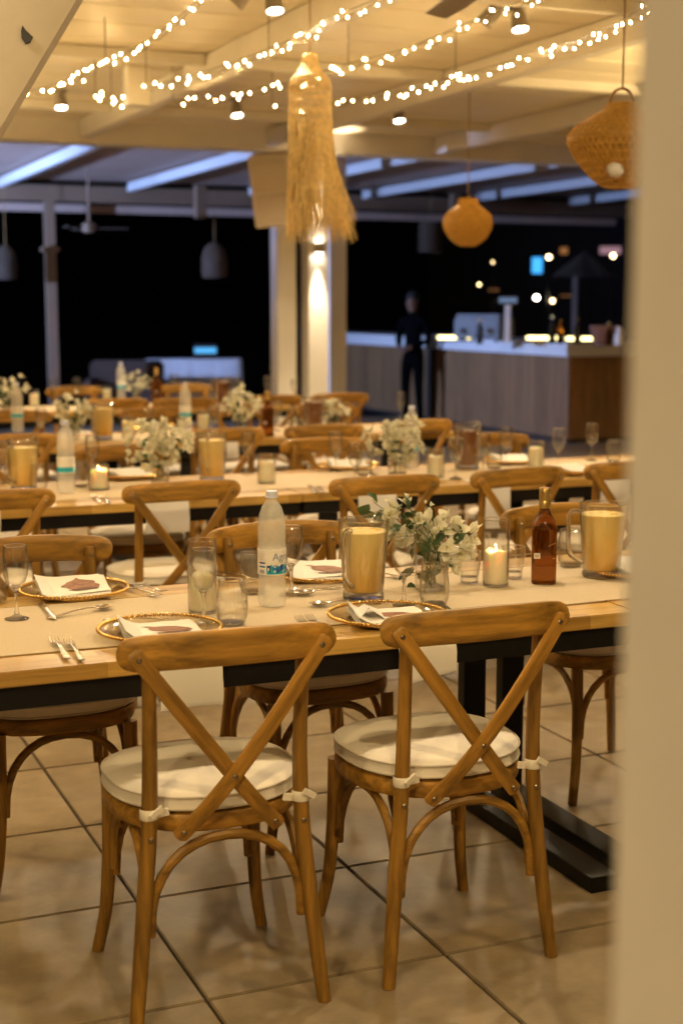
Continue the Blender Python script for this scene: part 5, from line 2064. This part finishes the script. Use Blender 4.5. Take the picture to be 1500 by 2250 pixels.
for n_, v in J.items():
    jv(n_, *v)
for a, b in (('pel', 'spn'), ('spn', 'chs'), ('chs', 'nk0'), ('nk0', 'nk1'), ('nk1', 'hd0'), ('hd0', 'hd1'), ('hd1', 'hd2'), ('hd1', 'nose')):
    edges.append((idx[a], idx[b]))
for s, S in ((1, 'r'), (-1, 'l')):
    jv('sh' + S, s * .17, .01, 1.37, .066, .066)
    jv('el' + S, s * .245, .03, 1.10, .048, .048)
    jv('wr' + S, s * .075, -.20, 1.00, .032, .030)
    jv('hn' + S, s * .025, -.235, .985, .036, .026)
    jv('hp' + S, s * .09, .0, .86, .09, .09)
    jv('kn' + S, s * .105, -.01, .49, .064, .066)
    jv('an' + S, s * .115, .02, .09, .045, .048)
    jv('hl' + S, s * .118, .035, .045, .042, .045)
    jv('to' + S, s * .135, -.15, .034, .038, .030)
    for a, b in (('chs', 'sh' + S), ('sh' + S, 'el' + S), ('el' + S, 'wr' + S), ('wr' + S, 'hn' + S), ('pel', 'hp' + S), ('hp' + S, 'kn' + S), ('kn' + S, 'an' + S), ('an' + S, 'hl' + S), ('hl' + S, 'to' + S)):
        edges.append((idx[a], idx[b]))
    for f in range(4):
        jv('f%d' % f + S, s * (.0 - .02), -.262 + f * .004, 1.008 - f * .018, .009, .009)
        jv('g%d' % f + S, s * (-.055), -.262 + f * .006, .998 - f * .017, .008, .008)
        edges.append((idx['hn' + S], idx['f%d' % f + S]))
        edges.append((idx['f%d' % f + S], idx['g%d' % f + S]))
    jv('th' + S, s * .03, -.262, 1.025, .0095, .0095)
    edges.append((idx['hn' + S], idx['th' + S]))
sk.from_pydata(verts, edges, [])
so_ = bpy.data.objects.new('sk', sk)
C.objects.link(so_)
md = so_.modifiers.new('s', 'SKIN')
md.use_smooth_shade = True
for i, r_ in enumerate(rad):
    sk.skin_vertices[0].data[i].radius = r_
    sk.skin_vertices[0].data[i].use_root = (i == 0)
so_.modifiers.new('u', 'SUBSURF').levels = 1
bpy.context.view_layer.update()
bme = bpy.data.meshes.new_from_object(so_.evaluated_get(bpy.context.evaluated_depsgraph_get()))
bpy.data.objects.remove(so_)
for m_ in ('night_shirt', 'night_cloth', 'skin', 'black_plastic'):
    bme.materials.append(MATS[m_])
for pg in bme.polygons:
    c_ = pg.center
    pg.use_smooth = True
    if c_.z > 1.455 or (c_.y < -.185 and .9 < c_.z < 1.06):
        pg.material_index = 2
    elif c_.z < .07:
        pg.material_index = 3
    elif c_.z < .93:
        pg.material_index = 1
    else:
        pg.material_index = 0
obj('body', bme, None, per)
hr = bmesh.new()
bmesh.ops.create_uvsphere(hr, u_segments=20, v_segments=12, radius=1)
for v in hr.verts:
    v.co = Vector((v.co.x * .084, v.co.y * .098 + .012, v.co.z * .085 + 1.655))
bmesh.ops.delete(hr, geom=[v for v in hr.verts if v.co.z < 1.615 and v.co.y < .03], context='VERTS')
obj('hair', hr, 'hair', per)
for s in (-1, 1):
    obj('ear', lat([(0, -.02), (.010, -.014), (.012, 0), (.010, .016), (0, .02)], 10), 'skin', per, (s * .077, .0, 1.60), scl=(.5, 1, 1))
    obj('eye', lat([(0, -.008), (.008, 0), (0, .008)], 8), 'hair', per, (s * .030, -.088, 1.605))
obj('mouth', box((0, -.088, 1.545), (.045, .008, .008)), 'print_brown', per)

# ------------------------------------------------------------------ lights and shapes in the far dark
hb = bmesh.new()  # ridge added to cover the sky glow and keep the night black
prev = None
for k in range(61):
    a = R(-70 + 140 * k / 60) 
    hgt = 46 + 9 * math.sin(k * .37) + 5 * math.sin(k * .93 + 1)
    row = []
    for (rad_, f) in ((130, 0.0), (150, .45), (178, .85), (205, 1.0), (240, .0)):
        row.append(hb.verts.new((rad_ * math.sin(a + YAW), rad_ * math.cos(a + YAW), -.5 + hgt * f)))
    if prev:
        for q in range(4):
            hb.faces.new((prev[q], row[q], row[q + 1], prev[q + 1]))
    prev = row
tag(obj('night_backdrop', hb, 'ground_dark'), 'black ridge added behind the terrace to block the sky glow', 'backdrop', kind='structure')

hs = thing('distant_house', 'dark house far behind the bar with a few lit windows', 'house', tuple(Vector((atd(1200, 640, 46).x, atd(1200, 640, 46).y, -.15))), -YAW)
hl = hs.location.copy()
hw = obj('wall', box((1.0, 2.8, 2.0), (9.5, 5.0, 4.4)), 'house_wall', hs)
rfb = bmesh.new()
abox(rfb, (1.0, 2.8, 4.3), (10.0, 5.6, .2))
obj('roof', rfb, 'house_wall', hs)
Minv = Matrix.Translation(-hl)


def house_win(px, py, wpx, hpx, mat):
    dep = 46.0
    q = EYEV + ray(px, py) * dep
    # local coordinates of the house front
    d = q - hl
    lx = d.dot(RT)
    lz = d.z
    s = dep / F_PX
    wn = obj('window', box((lx, .26, lz), (wpx * s + .1, .1, hpx * s + .1)), 'house_wall', hs)
    obj('pane', box((lx, .19, lz), (wpx * s, .03, hpx * s)), mat, wn)


for a in ((1180, 583, 22, 34, 'window_blue'), (1340, 550, 46, 16, 'window_pink'), (1238, 551, 16, 14, 'window_orange'), (1085, 637, 22, 3, 'window_orange'),
          (1250, 650, 36, 2, 'window_orange')):
    house_win(*a)


def garden_lamp(px, py, dep, r, mat, label):
    q = atd(px, py, dep)
    t = thing('garden_lamp', label, 'lamp', (q.x, q.y, -.16), 0, 'distant globe lamps')
    obj('post', sweep(bmesh.new(), [Vector((0, 0, 0)), Vector((0, 0, q.z + .16 - r * .9))], .03, n=6), 'black_plastic', t)
    bm = bmesh.new()
    bmesh.ops.create_uvsphere(bm, u_segments=14, v_segments=10, radius=r)
    obj('globe', bm, mat, t, (0, 0, q.z + .16))


garden_lamp(1178, 654, 42, .06, 'window_white', 'brightest distant globe lamp above the bar')
garden_lamp(1213, 661, 42, .05, 'window_warm', 'distant globe lamp just right of the brightest one')
garden_lamp(1205, 565, 42, .06, 'window_warm', 'distant globe lamp beside the blue window')
garden_lamp(1346, 562, 42, .06, 'window_warm', 'distant globe lamp right of the thatched parasol')
garden_lamp(1052, 625, 42, .03, 'window_warm', 'faint distant globe lamp left of the till')
garden_lamp(1082, 576, 43, .022, 'window_warm', 'very faint distant globe lamp under the round pendant')

p = atd(1282, 608, 30)
pa = thing('thatched_parasol', 'thatched parasol on a pale pole in the dark behind the bar', 'parasol', (p.x, p.y, -.16))
th = bmesh.new()
rr = random.Random(4)
H0 = p.z + .16
for q in range(420):
    a = rr.uniform(0, 6.28)
    r1 = rr.uniform(.42, .66)
    r0 = rr.uniform(0.0, .25)
    z0 = H0 + .52 - r0 * .85
    z1 = H0 + .52 - r1 * .82 + rr.uniform(-.03, .03)
    sweep(th, [Vector((r0 * math.cos(a), r0 * math.sin(a), z0)), Vector((r1 * math.cos(a + .05), r1 * math.sin(a + .05), z1))], .012, n=3, cap=False)
obj('thatch', mesh(th), 'thatch', pa)
obj('canopy_core', lat([(0, H0 + .5), (.3, H0 + .24), (.58, H0 + .02), (.56, H0), (0, H0 + .3)], 24), 'thatch', pa)
obj('pole', sweep(bmesh.new(), [Vector((-.2, 0, 0)), Vector((-.2, 0, H0 + .28))], .07, n=10), 'far_ceiling', pa)
